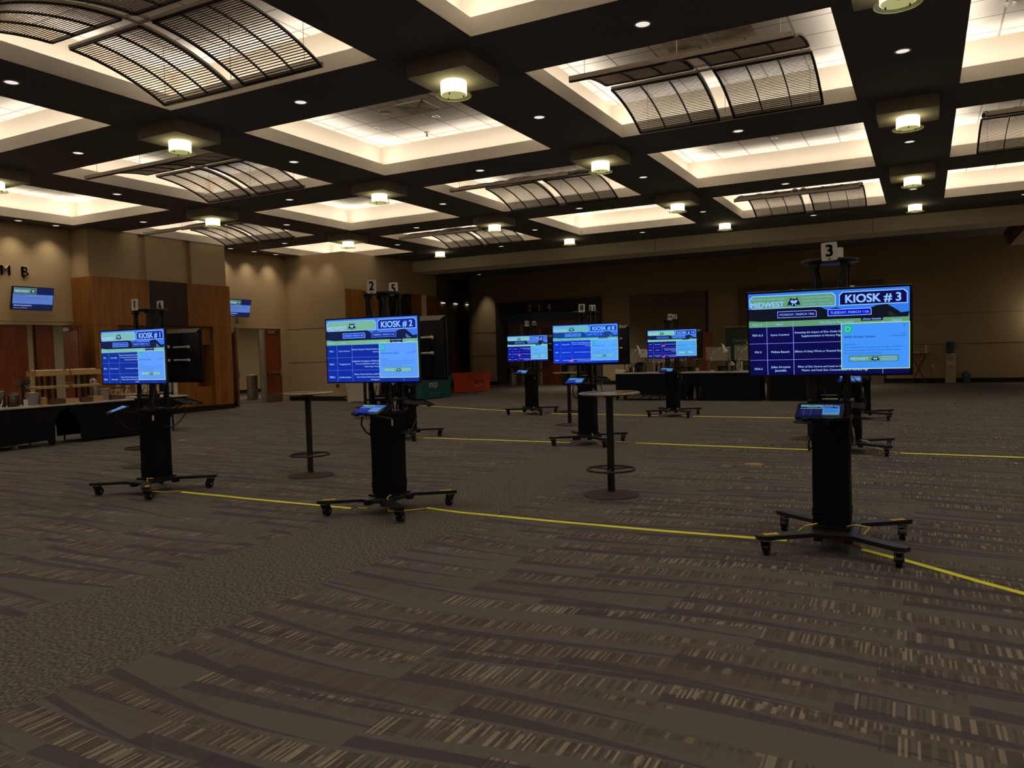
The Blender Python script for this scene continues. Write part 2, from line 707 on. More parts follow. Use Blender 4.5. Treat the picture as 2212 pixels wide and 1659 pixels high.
def coffer(c, r):
    x0, y0 = ox(c), oy(r)
    x1, y1 = x0 + OW, y0 + OW
    b = MB()
    t = 0.05
    # upright lip round the opening
    e, zl = 0.004, ZC + 0.001
    b.box(x0 - t, y0 - t, zl, x1 + t, y0 + e, LIPZ, M_LIP)
    b.box(x0 - t, y1 - e, zl, x1 + t, y1 + t, LIPZ, M_LIP)
    b.box(x0 - t, y0 + e, zl, x0 + e, y1 - e, LIPZ, M_LIP)
    b.box(x1 - e, y0 + e, zl, x1 + t, y1 - e, LIPZ, M_LIP)
    s = SB
    # light trough and set-back cove wall
    z = ZC + TH + 0.002
    b.box(x0 - s, y0 - s, z, x1 + s, y0 - t, z + 0.02, M_COVE)
    b.box(x0 - s, y1 + t, z, x1 + s, y1 + s, z + 0.02, M_COVE)
    b.box(x0 - s, y0 - t, z, x0 - t, y1 + t, z + 0.02, M_COVE)
    b.box(x1 + t, y0 - t, z, x1 + s, y1 + t, z + 0.02, M_COVE)
    b.box(x0 - s - t, y0 - s - t, z, x1 + s + t, y0 - s, ZT, M_COVE)
    b.box(x0 - s - t, y1 + s, z, x1 + s + t, y1 + s + t, ZT, M_COVE)
    b.box(x0 - s - t, y0 - s, z, x0 - s, y1 + s, ZT, M_COVE)
    b.box(x1 + s, y0 - s, z, x1 + s + t, y1 + s, ZT, M_COVE)
    b.box(x0 - s - t, y0 - s - t, ZT, x1 + s + t, y1 + s + t, ZT + 0.04, M_TILE)
    if (c, r) == (2, 1):
        for k in range(2):
            b.box(x0 + 1.28 + k * 0.61, y0 + 1.45, ZT - 0.004, x0 + 1.86 + k * 0.61, y0 + 2.03, ZT, M_STAIN)
    struct('ceiling', b)
    # the cove's own lamps lie in the trough, hidden by the lip
    zz = ZC + 0.185
    m_ = 0.09
    xm, ym = (x0 + x1) / 2, (y0 + y1) / 2
    for (lx, ly, sx, sy, d) in ((xm, y0 - m_, OW + 0.2, 0.05, (0, 0.3, 1)), (xm, y1 + m_, OW + 0.2, 0.05, (0, -0.3, 1)),
                                (x0 - m_, ym, OW + 0.2, 0.05, (0.3, 0, 1)), (x1 + m_, ym, OW + 0.2, 0.05, (-0.3, 0, 1))):
        ld = bpy.data.lights.new('cove_lamp', 'AREA')
        ld.shape = 'RECTANGLE'
        ld.size, ld.size_y = sx, sy
        ld.energy = COVE_W
        ld.color = COVE_COL
        o = bpy.data.objects.new('cove_lamp', ld)
        C.objects.link(o)
        zax = -Vector(d).normalized()
        xax = Vector((1, 0, 0)) if d[0] == 0 else Vector((0, 1, 0))
        yax = zax.cross(xax)
        o.matrix_world = Matrix.Translation((lx, ly, zz)) @ Matrix((xax, yax, zax)).transposed().to_4x4()


for c in COLS:
    for r in ROWS:
        coffer(c, r)


# ---- walls
def wall(name, x0, y0, z0, x1, y1, z1, m_):
    b = MB().box(x0, y0, z0, x1, y1, z1, m_)
    return struct(name, b)


ZW = ZC
# left wall: two doorways
D1A, D1B = 10.60, 12.70
D2A, D2B = 18.42, 20.36
DH = 2.52
wl = MB()
wl.box(-19.95, -8, 0, -19.8, D1A, ZW, M_BEIGE)
wl.box(-19.95, D1A, DH, -19.8, D1B, ZW, M_BEIGE)
wl.box(-19.95, D1B, 0, -19.8, D2A, ZW, M_BEIGE)
wl.box(-19.95, D2A, DH, -19.8, D2B, ZW, M_BEIGE)
wl.box(-19.95, D2B, 0, -19.8, 20.85, ZW, M_BEIGE)
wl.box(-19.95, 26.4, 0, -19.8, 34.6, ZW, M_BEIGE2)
struct('wall_left', wl)
# upper projecting wall with pilaster grooves over the wood box
up = MB()
up.box(-19.8, 12.93, 3.70, -19.20, 17.42, ZW - 0.001, M_BEIGE)
for ya, yb in ((12.93, 14.40), (14.64, 15.90), (16.15, 17.42)):
    up.box(-19.20, ya, 3.70, -19.10, yb, ZW - 0.001, M_BEIGE)
struct('wall_left_upper', up)
# wood clad box
wb = MB()
F = -18.95
wb.box(-19.8, 12.90, 2.51, F, 14.58, 3.76, M_WOOD)
wb.box(-19.8, 14.58, 2.51, F - 0.01, 15.84, 3.76, M_DARKW)
wb.box(-19.8, 15.84, 2.51, F, 17.42, 3.76, M_WOOD)
wb.box(-19.8, 12.90, 0.0, F, 13.57, 2.505, M_WOOD)
wb.box(-19.8, 16.72, 0.0, F, 17.42, 2.505, M_WOOD)
wb.box(-19.8, 13.57, 0.0, F - 0.14, 16.20, 2.505, M_WOOD)
wb.box(-19.8, 16.20, 1.98, F - 0.14, 16.72, 2.505, M_WOOD)
wb.box(-19.8, 16.20, 0.0, F - 0.14, 16.72, 0.72, M_WOOD)
wb.box(-19.8, 16.20, 0.72, F - 0.45, 16.72, 1.98, M_DOOR)
struct('wall_left_cladding', wb)
bb = MB()
bb.box(-19.8, 12.89, 0.0, F + 0.012, 17.43, 0.15, M_BASE)
bb.box(-19.8, 8.0, 0.0, -19.785, D1A - 0.08, 0.15, M_BASE)
bb.box(-19.8, 17.43, 0.0, -19.785, D2A - 0.08, 0.15, M_BASE)
struct('baseboard_left', bb)
# wall facing the camera, then the second projecting box
w2 = MB()
w2.box(-19.8, 20.72, 0, -17.2, 20.87, ZW, M_BEIGE)
w2.box(-17.35, 20.87, 0, -17.2, 26.0, ZW, M_BEIGE)
w2.box(-17.35, 26.0, 3.78, -17.2, 26.35, 4.62, M_BEIGE)
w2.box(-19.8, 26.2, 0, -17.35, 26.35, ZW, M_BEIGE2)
struct('wall_centre', w2)
for zz in (2.49, 1.33):
    g = MB().box(-19.8, 20.714, zz, -17.2, 20.722, zz + 0.012, M_GROOVE)
    struct('trim_%d' % (1 if zz > 2 else 2), g)
b2 = MB().box(-19.8, 20.705, 0, -17.185, 20.72, 0.16, M_BASE)
struct('baseboard_centre', b2)
wc = MB()
wc.box(-17.2, 20.78, 0.15, -17.10, 21.75, 3.77, M_WOOD)
wc.box(-17.2, 21.90, 0.15, -17.10, 22.87, 3.77, M_WOOD)
wc.box(-17.2, 21.75, 0.15, -17.09, 21.90, 3.77, M_COVE)
wc.box(-17.2, 22.87, 0.15, -17.11, 24.44, 3.77, M_DARKW)
wc.box(-17.2, 24.44, 0.15, -17.10, 25.12, 3.77, M_WOOD)
wc.box(-17.2, 25.12, 0.15, -17.04, 25.37, 3.77, M_COVE)
wc.box(-17.2, 25.37, 0.15, -17.10, 26.36, 3.77, M_WOOD)
wc.box(-17.2, 20.78, 0.0, -17.09, 26.36, 0.15, M_BASE)
struct('wall_centre_cladding', wc)

# bulkhead across the hall, and the one that runs away from it on the right
bh = MB()
bh.box(-17.2, 24.75, 4.62, 10.2, 26.0, ZC - 0.001, M_COVE)
for sx in (-7.7, -1.3, 5.0):
    bh.box(sx, 24.744, 4.62, sx + 0.012, 24.75, ZC - 0.002, M_GROOVE)
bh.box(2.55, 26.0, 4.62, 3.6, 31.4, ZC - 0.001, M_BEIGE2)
struct('trim_3', bh)

# back wall
BW = 31.4
wk = MB()
wk.box(-18.6, BW, 0, -17.27, BW + 0.2, ZW, M_BEIGE)
wk.box(-17.27, BW, 3.72, -12.17, BW + 0.2, ZW, M_BEIGE)
wk.box(-12.17, BW, 0, 10.2, BW + 0.2, ZW, M_BEIGE)
wk.box(-18.75, BW, 0, -18.6, 34.6, ZW, M_BEIGE2)
wk.box(-19.95, 34.4, 0, -18.6, 34.6, ZW, M_BEIGE2)
struct('wall_back', wk)
tg = MB()
for zz in (2.40, 1.35):
    tg.box(-18.6, BW - 0.006, zz, -17.28, BW, zz + 0.012, M_GROOVE)
    tg.box(-1.30, BW - 0.006, zz, 10.2, BW, zz + 0.012, M_GROOVE)
struct('trim_4', tg)
bk = MB()
bk.box(-18.6, BW - 0.015, 0, -17.28, BW, 0.16, M_BASE)
bk.box(-12.16, BW - 0.015, 0, 10.2, BW, 0.16, M_BASE)
struct('baseboard_back', bk)
# portal round room 214
pt = MB()
pt.box(-17.27, BW - 0.12, 0, -16.75, BW + 0.12, 3.70, M_PORTAL)
pt.box(-12.60, BW - 0.12, 0, -12.17, BW + 0.12, 3.70, M_PORTAL)
pt.box(-16.75, BW - 0.12, 3.10, -12.60, BW + 0.12, 3.70, M_PORTAL)
pt.box(-17.0, BW - 0.30, 2.84, -13.0, BW - 0.121, 3.18, M_BLUE)
pt.box(-16.75, BW + 0.10, 0, -16.10, BW + 0.2, 3.10, M_PANEL)
pt.box(-16.10, BW + 0.02, 0, -15.98, BW + 0.2, 2.7, M_BEIGE)
pt.box(-16.10, BW + 0.06, 2.5, -14.1, BW + 0.2, 3.10, M_PANEL)
pt.box(-15.15, BW + 0.02, 0, -15.06, BW + 0.2, 2.5, M_BEIGE)
pt.box(-15.98, BW + 0.12, 0, -15.15, BW + 0.2, 2.5, M_PANEL)
pt.box(-14.21, BW + 0.10, 0, -12.60, BW + 0.2, 3.10, M_PANEL)
struct('trim_5', pt)
pn = MB()
for k in range(3):
    x0 = -10.91 + k * 1.06
    pn.box(x0, BW - 0.05, 2.03, x0 + 1.05, BW, 3.70, M_PANEL)
    pn.box(x0, BW - 0.05, 0.16, x0 + 1.05, BW, 2.02, M_PANEL)
pn.box(-7.73, BW - 0.08, 0.16, -7.66, BW, 3.72, M_PORTAL)
struct('trim_6', pn)
pq = MB()
pq.box(-6.44, BW - 0.10, 0.0, -5.9, BW, 3.74, M_PANEL)
pq.box(-5.9, BW - 0.10, 3.05, -1.8, BW, 3.74, M_PANEL)
pq.box(-1.8, BW - 0.10, 0.0, -1.31, BW, 3.74, M_PANEL)
pq.box(-6.0, BW - 0.25, 2.84, -2.0, BW - 0.101, 3.14, M_BLUE)
struct('trim_7', pq)
dd = MB().box(-15.06, BW + 0.04, 0.0, -14.21, BW + 0.09, 2.5, M_DOOR)
d214 = struct('door_3', dd)
MB().cyl((-14.30, BW + 0.0, 1.0), (-14.30, BW + 0.04, 1.0), 0.02, M_STEEL, 10).box(-14.42, BW - 0.02, 0.99, -14.28, BW + 0.0, 1.015, M_STEEL).build('door_handle', d214)

# walls out of the photograph that close the hall
wall('wall_right', 10.2, -8, 0, 10.35, 34.6, ZW, M_BEIGE)
wall('wall_front', -20, -8.15, 0, 10.2, -8, ZW, M_BEIGE)
# roof over the coffers keeps the light in
# corridor beyond the left doorways
co = MB()
co.box(-27.0, 5, 0, -26.6, 34.6, 3.2, M_BEIGE)
co.box(-27.0, 4.8, 0, -19.95, 5.0, 3.2, M_BEIGE)
co.box(-27.0, 34.4, 0, -19.95, 34.6, 3.2, M_BEIGE)
co.box(-26.6, 15.9, 0, -26.45, 16.5, 3.2, M_DOOR)
co.box(-26.6, 16.5, 0, -26.50, 17.6, 3.2, M_GREYWALL)
for yy in (23.4, 26.0, 28.6):
    co.box(-26.6, yy, 0, -26.592, yy + 0.02, 3.2, M_GROOVE)
co.box(-26.6, 5, 0, -26.58, 34.4, 0.15, M_BASE)
co.box(-27.0, 4.8, 3.2, -19.95, 34.6, 3.3, M_COVE)
struct('wall_corridor', co)
for yy in (10.5, 16.5, 22.5, 28):  # area lights without fixtures, added to light the corridor
    area_light('corridor_fill', (-23.2, yy, 3.15), 1.2, 1.2, 55, (1.0, 0.84, 0.62), (0, 0, -1))


# doors in the left wall
def frame(name, ya, yb):
    b = MB()
    b.box(-19.97, ya - 0.07, 0, -19.77, ya, DH + 0.07, M_BEIGE)
    b.box(-19.97, yb, 0, -19.77, yb + 0.07, DH + 0.07, M_BEIGE)
    b.box(-19.97, ya, DH, -19.77, yb, DH + 0.07, M_BEIGE)
    return struct(name, b)


frame('trim_8', D1A, D1B)
frame('trim_9', D2A, D2B)
hd = MB().box(-19.8, 8.0, 2.60, -19.77, 12.88, 2.64, M_BEIGE)
struct('trim_10', hd)
# door 1: near leaf shut, far leaf swung out against the wood box
d1 = struct('door_1', MB().box(-19.90, D1A + 0.005, 0.01, -19.85, 11.72, 2.50, M_DOOR))
MB().cyl((-19.85, 11.64, 1.0), (-19.78, 11.64, 1.0), 0.018, M_STEEL, 10).box(-19.80, 11.50, 0.99, -19.775, 11.66, 1.015, M_STEEL).box(-19.853, 11.60, 0.92, -19.842, 11.69, 1.14, M_STEEL).build('door_handle', d1)


def leaf(name, hx, hy, ex, ey, bar_side):
    """an open leaf from its hinge to its free edge, with panic bar, closer and kick plate"""
    v = Vector((ex - hx, ey - hy, 0))
    L = v.length
    ang = math.atan2(v.y, v.x)
    b = MB()
    b.box(0, -0.025, 0.01, L, 0.025, 2.50, M_DOOR)
    o = struct(name, b)
    o.location = (hx, hy, 0)
    o.rotation_euler = (0, 0, ang)
    s = bar_side
    def yb(a, c): return (min(a * s, c * s), max(a * s, c * s))
    y0, y1 = yb(0.026, 0.07)
    pb = MB().box(0.06, y0, 1.00, L - 0.08, y1, 1.05, M_STEEL)
    y0, y1 = yb(0.026, 0.09)
    pb.box(L - 0.13, y0, 0.93, L - 0.05, y1, 1.12, M_STEEL)
    pb.build('panic_bar', o)
    y0, y1 = yb(0.03, 0.05)
    MB().box(L - 0.10, y0, 1.12, L - 0.085, y1, 2.42, M_STEEL).box(L - 0.12, y0, 1.6, L - 0.07, y1, 1.63, M_STEEL).box(L - 0.12, y0, 2.05, L - 0.07, y1, 2.08, M_STEEL).box(L - 0.13, y0, 2.40, L - 0.06, y1, 2.46, M_STEEL).build('vertical_rod', o)
    y0, y1 = yb(0.026, 0.08)
    MB().box(0.12, y0, 2.36, 0.42, y1, 2.45, M_GRILLE).box(0.1, y0, 2.46, 0.6, y0 + 0.02, 2.475, M_STEEL).build('door_closer', o)
    y0, y1 = yb(0.026, 0.03)
    MB().box(0.05, y0, 0.03, L - 0.04, y1, 0.28, M_STEEL).build('kick_plate', o)
    return o


leaf('door_2', -19.79, 12.63, -18.93, 12.52, -1)
leaf('door_4', -19.84, 19.64, -19.82, 20.345, -1)
struct('trim_11', MB().box(-19.96, 19.54, 0, -19.78, 19.63, DH, M_GRILLE))
leaf('door_5', -19.76, 18.38, -19.10, 17.72, 1)
# door on the far left wall, ballroom A
d5 = struct('door_6', MB().box(-19.80, 31.75, 0.01, -19.76, 32.95, 2.5, M_DOOR))
MB().box(-19.76, 31.95, 2.32, -19.70, 32.25, 2.42, M_GRILLE).build('door_closer', d5)
MB().box(-19.76, 31.85, 1.0, -19.72, 32.85, 1.05, M_STEEL).build('panic_bar', d5)

# ------------------------------------------------------------------ ceiling fittings
# hanging barrel louvers
LH, LL = 1.41, 1.355          # half chord (y), half length (x)
SAG = 0.32
RL = (LH * LH + SAG * SAG) / (2 * SAG)
ZL = 4.93


def apt(y, off=0.0):
    """height over the low edge of the barrel at y, offset outward by off"""
    a = math.asin(max(-1, min(1, y / RL)))
    return (math.sin(a) * (RL + off), math.cos(a) * (RL + off) - (RL - SAG))


GAP = 0.115
_lv = {}


def louver_meshes():
    if _lv:
        return _lv
    xsub = [GAP + (LL - GAP) * k / 3 for k in range(4)]
    # slatted infill for one of three bays of one quadrant (mirrored by negative scale in the loops below)
    for qx in (-1, 1):
        for qy in (-1, 1):
            for k in range(3):
                b = MB()
                xa, xb = sorted((qx * (xsub[k] + 0.012), qx * (xsub[k + 1] - 0.012)))
                n = 33
                for i in range(n):
                    yy = GAP + 0.03 + (LH - GAP - 0.05) * (i + 0.5) / n
                    y1, z1 = apt(yy - 0.005)
                    y2, z2 = apt(yy + 0.005)
                    y3, z3 = apt(yy + 0.005, 0.007)
                    y4, z4 = apt(yy - 0.005, 0.007)
                    vs = [(x, qy * y, z) for x in (xa, xb) for y, z in ((y1, z1), (y2, z2), (y3, z3), (y4, z4))]
                    b.add(vs, [(0, 1, 5, 4), (1, 2, 6, 5), (2, 3, 7, 6), (3, 0, 4, 7), (0, 3, 2, 1), (4, 5, 6, 7)], M_SLAT)
                _lv[('p', qx, qy, k)] = b.mesh('louver_panel')
            b = MB()
            for k, x in enumerate(xsub):
                wd = 0.016 if k in (0, 3) else 0.008
                path = [apt(GAP + (LH - GAP) * i / 12, 0.004) for i in range(13)]
                for i in range(12):
                    (ya, za), (yb, zb) = path[i], path[i + 1]
                    x0, x1 = qx * x - wd, qx * x + wd
                    h = 0.024
                    vs = [(x_, qy * y_, z_ + dz) for x_ in (x0, x1) for y_, z_ in ((ya, za), (yb, zb)) for dz in (-h * 0.4, h * 0.6)]
                    b.add(vs, [(0, 2, 3, 1), (4, 5, 7, 6), (0, 1, 5, 4), (2, 6, 7, 3), (0, 4, 6, 2), (1, 3, 7, 5)], M_RIB)
            for yy in (GAP, LH):
                y_, z_ = apt(yy)
                xa, xb = sorted((qx * xsub[0], qx * xsub[3]))
                b.box(xa, qy * y_ - 0.015, z_ - 0.008, xb, qy * y_ + 0.015, z_ + 0.016, M_RIB)
            _lv[('f', qx, qy)] = b.mesh('quadrant_frame')
    # pale rails that join the quadrants
    b = MB()
    for s in (-1, 1):
        yb_, zb_ = apt(GAP)
        b.box(-LL, s * (GAP - 0.022) - 0.003, zb_ + 0.012, LL, s * (GAP - 0.022) + 0.003, zb_ + 0.045, M_RAIL)
        for i in range(14):
            (ya, za), (yb, zb) = apt(-LH + 2 * LH * i / 14, 0.014), apt(-LH + 2 * LH * (i + 1) / 14, 0.014)
            x = s * (GAP - 0.022)
            vs = [(x_, y_, z_ + dz) for x_ in (x - 0.003, x + 0.003) for y_, z_ in ((ya, za), (yb, zb)) for dz in (0, 0.032)]
            b.add(vs, [(0, 2, 3, 1), (4, 5, 7, 6), (0, 1, 5, 4), (2, 6, 7, 3), (0, 4, 6, 2), (1, 3, 7, 5)], M_RAIL)
    _lv['rail'] = b.mesh('joining_rail')
    b = MB()
    y_, z_ = apt(LH)
    b.box(-LL, -y_ - 0.045, z_ + 0.0, LL, -y_ - 0.022, z_ + 0.06, M_RAIL)
    _lv['edge'] = b.mesh('edge_rail')
    b = MB().box(-LL, y_ + 0.022, z_ + 0.0, LL, y_ + 0.045, z_ + 0.06, M_RAIL)
    _lv['edge2'] = b.mesh('edge_rail')
    for i, (x, y) in enumerate(((-1.2, -1.3), (1.2, -1.3), (-1.2, 1.3), (1.2, 1.3), (0, -1.3), (0, 1.3))):
        yy, zz = apt(y)
        _lv[('w', i)] = MB().cyl((x, yy, zz + 0.02), (x, yy, ZT - ZL - 0.005), 0.004, M_WIRE, 6).build('x').data
        bpy.data.objects.remove(bpy.data.objects['x'])
    return _lv


def louver(c, r, label, dx=0.0):
    L = louver_meshes()
    t = thing('hanging_louver', label, 'ceiling louver', (ox(c) + OW / 2 + dx, oy(r) + OW / 2, ZL), 0,
              'curved hanging ceiling louvers')
    for k, me in L.items():
        nm = 'suspension_cable' if k[0] == 'w' else me.name.split('.')[0]
        inst(nm, me, t)
    return t


louver(1, 0, 'large curved slatted louver at top left of the photo, cut by the frame', -0.09)
louver(2, 1, 'largest curved slatted louver on the right, nearest one in the upper right', 0.015)
louver(0, 1, 'curved slatted louver above the wood clad wall, second in the left diagonal')
louver(1, 2, 'curved slatted louver hanging in the middle of the picture, above kiosk 8')
louver(-1, 2, 'farthest left curved louver, touching the beige wall over the wood box')
louver(0, 3, 'small distant curved louver next to the centre wall corner and the bulkhead')
louver(2, 3, 'distant curved louver near the bulkhead, straight above kiosk 3')
louver(3, 2, 'curved slatted louver cut off by the right edge of the picture')

# square blocks with drum pendants at the beam crossings
blk = MB().box(-0.41, -0.41, -0.19, 0.41, 0.41, 0, M_BLOCK)
blk_me = blk.mesh('ceiling_block')
E_DRUM = emat('#fff0b4', PEND_E, True)
E_DRUM2 = emat('#f2eaa0', 1.0, True)
drum_me = MB().lathe([(0.155, 0.0), (0.16, -0.01), (0.16, -0.15), (0.155, -0.155)], E_DRUM, 32).lathe([(0.0, -0.157), (0.15, -0.157)], E_DRUM2, 32).mesh('drum_shade')
disc_me = MB().lathe([(0.166, -0.160), (0.212, -0.160), (0.214, -0.166), (0.212, -0.172), (0.001, -0.172), (0.001, -0.166), (0.166, -0.166)], M_GREENGLASS, 40, cap=False).mesh('glass_disc')
st = MB()
for k in range(3):
    a = 2.1 * k + 0.6
    x, y = 0.12 * math.cos(a), 0.12 * math.sin(a)
    st.cyl((x, y, -0.182), (x, y, -0.158), 0.008, M_BLACK, 8)
stud_me = st.mesh('stud')
cap_me = MB().cyl((0, 0, -0.01), (0, 0, 0.0), 0.09, M_STEEL, 20).mesh('canopy_plate')

PEND_LAB = {
    (0, 1): 'glass drum pendant on a grey block below the top left louver',
    (1, 1): 'largest glass drum pendant on a grey block, top centre of the photo',
    (3, 1): 'glass drum pendant cut by the top edge at the upper right',
}
pend = []
for rr in range(0, 5):
    for cc in range(-1, 5):
        x = ox(cc) - (PX_ - OW) / 2
        y = oy(rr) - (PY_ - OW) / 2
        if y > 24 or x < -19.3 or (x < -16.9 and y > 20):
            continue
        z = ZC - 0.19 if rr < 4 else ZC
        if not seen(x, y, z - 0.1, 30):
            continue
        pend.append((rr, px(x, y, z)[0], x, y, z))
pend.sort()
ordn = ['first', 'second', 'third', 'fourth', 'fifth', 'sixth', 'seventh', 'eighth', 'ninth', 'tenth']
rown = {4: 'row along the bulkhead', 3: 'second row from the bulkhead', 2: 'third row from the bulkhead',
        1: 'fourth row from the bulkhead', 0: 'nearest row'}
cnt = {}
for rr, u, x, y, z in pend:
    cnt[rr] = cnt.get(rr, 0) + 1
    how = 'unblocked drum pendant' if rr == 4 else 'drum pendant under grey block'
    t = thing('drum_pendant', '%s, %s from left in the %s' % (how, ordn[cnt[rr] - 1], rown[rr]), 'ceiling light', (x, y, z), 0,
              'drum pendants at the beam crossings')
    if rr < 4:
        o = inst('ceiling_block', blk_me, t, (0, 0, 0.19))
    for nm, me in (('drum_shade', drum_me), ('glass_disc', disc_me), ('stud', stud_me), ('canopy_plate', cap_me)):
        inst(nm, me, t)

# recessed downlights
E_DOWN = emat('#f3ebdf', 0.95, False)
down_me = MB().lathe([(0.001, -0.003), (0.075, -0.003)], E_DOWN, 28).mesh('lens')
trim_me = MB().lathe([(0.075, -0.002), (0.078, -0.008), (0.095, -0.006), (0.097, 0.0)], M_WHITE, 28, cap=False).mesh('trim_ring')
dl = []
for rr in range(-1, 5):
    for cc in range(-2, 6):
        for kind in (0, 1):
            if kind == 0:      # in a crosswise beam, halfway along an opening
                x, y = ox(cc) + 0.36 * PX_, oy(rr) - 0.13 * PY_
            else:              # in a lengthwise beam
                x, y = ox(cc) - 0.135 * PX_, oy(rr) + 0.365 * PY_
            if y > 24.4 or x < -19.0 or (x < -16.8 and y > 20.5) or x > 10 or y < -7.5:
                continue
            if x < -16.8 and kind == 0 and rr == -1:
                continue
            dl.append((rr, kind, x, y))
vis = []
for rr, kind, x, y in dl:
    if seen(x, y, ZC, 10):
        vis.append((rr, kind, px(x, y, ZC)[0], x, y))
    spot_light('downlight_beam', (x, y, ZC - 0.02), DOWN_W, (1.0, 0.89, 0.77), 120, 1.0, 0.06)
vis.sort()
cnt = {}
for rr, kind, u, x, y in vis:
    cnt[(rr, kind)] = cnt.get((rr, kind), 0) + 1
    n = ordn[cnt[(rr, kind)] - 1]
    where = ('crosswise beam' if kind == 0 else 'line between beams crossing')
    if kind == 0:
        lab = 'white recessed downlight, %s from left in the %s crosswise beam from the bulkhead' % (n, ordn[4 - rr])
    else:
        lab = 'white recessed downlight, %s from left between louvers, bay row %s from the bulkhead' % (n, ordn[3 - rr])
    t = thing('recessed_downlight', lab, 'ceiling light', (x, y, ZC - 0.0005), 0, 'recessed downlights in the dark beams')
    inst('lens', down_me, t)
    inst('trim_ring', trim_me, t)

# wall washers close to the left wall
wash = [(-19.42, y) for y in (7.6, 8.55, 9.5, 10.45, 11.4, 12.33, 17.97, 18.95, 19.92)]
names = {11.4: 'recessed wall washer above the letter M at the far left', 12.33: 'recessed wall washer next to the wood box corner, above the letter B',
         17.97: 'recessed wall washer left of three above the second doorway', 18.95: 'recessed wall washer in the middle of three above the second doorway',
         19.92: 'recessed wall washer right of three above the second doorway', 10.45: 'recessed wall washer at the left edge of the picture'}
for x, y in wash:
    spot_light('washer_beam', (x, y, ZC - 0.02), WASH_W, (1.0, 0.82, 0.60), 100, 1.0, 0.10, (-0.10, 0, -1))
    if y in names and seen(x, y, ZC, 0):
        t = thing('recessed_downlight', names[y], 'ceiling light', (x, y, ZC - 0.0005), 0, 'wall washers along the left wall')
        inst('lens', down_me, t)
        inst('trim_ring', trim_me, t)
for x, y in ((-18.9, 20.3), (-17.9, 20.3)):
    spot_light('washer_beam', (x, y, ZC - 0.02), WASH_W * 0.35, (1.0, 0.82, 0.60), 100, 1.0, 0.1, (0, 0.05, -1))
# wall sconce just past the right edge of the view
t = thing('wall_sconce', 'warm wall sconce on the back wall at the right edge', 'wall lamp', (3.75, BW - 0.001, 2.25))
MB().box(-0.08, -0.03, -0.16, 0.08, 0, 0.16, M_STEEL).build('back_plate', t)
MB().lathe([(0.07, -0.13), (0.09, 0.13)], emat('#ffdca0', 1.5, True), 20, (0, -0.13, 0)).build('shade', t)
ld = bpy.data.lights.new('sconce_bulb', 'POINT')
ld.energy, ld.color, ld.shadow_soft_size = 34, (1.0, 0.84, 0.6), 0.06
o = bpy.data.objects.new('sconce_bulb', ld)
C.objects.link(o)
o.location = (3.75, BW - 0.26, 2.25)
# one lamp left on by the far wall of the dark part
t = thing('recessed_downlight', 'small lit spot lamp high on the far wall above the orange table', 'ceiling light', (-17.75, 30.75, ZC - 0.001))
inst('lens', down_me, t)
inst('trim_ring', trim_me, t)
spot_light('far_spot_beam', (-17.75, 30.75, ZC - 0.05), 70, (1.0, 0.84, 0.62), 50, 1.0, 0.05, (0, 0.2, -1))
for k, (x, y) in enumerate(((-12, 28.6), (-4, 28.6), (3.5, 28.6))):  # unseen fill spots added to brighten the dark far end
    spot_light('far_end_fill', (x, y, ZC - 0.05), 620, (1.0, 0.88, 0.68), 104, 1.0, 0.2)

# fittings in the tiled coffer tops
vent = MB()
for k in range(6):
    h = 0.285 - k * 0.048
    z = -0.004 - 0.0
    for (x0, y0, x1, y1) in ((-h, -h, h, -h + 0.018), (-h, h - 0.018, h, h), (-h, -h, -h + 0.018, h), (h - 0.018, -h, h, h)):
        vent.box(x0, y0, z - 0.026 - k * 0.001, x1, y1, z, M_WHITE)
t = thing('ceiling_vent', 'square louvred air vent in the tiles of the plain coffer, upper centre', 'vent', (-7.49, 11.07, ZT - 0.001))
vent.build('grille', t)
MB().box(-0.27, -0.27, -0.006, 0.27, 0.27, -0.002, M_BLACK).build('backing', t)
t = thing('ceiling_speaker', 'round flat speaker in the tiles beside the air vent', 'speaker', (-8.14, 11.06, ZT - 0.001))
MB().lathe([(0.001, -0.012), (0.1, -0.012), (0.12, -0.006)], M_GRILLE, 28).build('grille', t)
MB().lathe([(0.12, -0.008), (0.135, -0.01), (0.145, 0.0)], M_WHITE, 28, cap=False).build('rim', t)
t = thing('sprinkler', 'small white sprinkler hanging from the tiles near the air vent', 'sprinkler', (-8.21, 12.43, ZT - 0.001))
MB().lathe([(0.05, 0), (0.045, -0.02), (0.02, -0.03), (0.02, -0.07), (0.001, -0.07)], M_WHITE, 16).build('body', t)
MB().lathe([(0.001, -0.08), (0.03, -0.08), (0.03, -0.085), (0.001, -0.085)], M_STEEL, 16).build('deflector', t)
can = MB().lathe([(0.001, -0.003), (0.07, -0.003)], emat('#e9ddc8', 0.8, False), 24).mesh('reflector')
canb = MB().box(-0.075, -0.006, -0.010, 0.075, 0.006, -0.004, M_GRILLE).box(-0.02, -0.06, -0.010, 0.02, 0.06, -0.004, M_WHITE).mesh('lamp_bar')
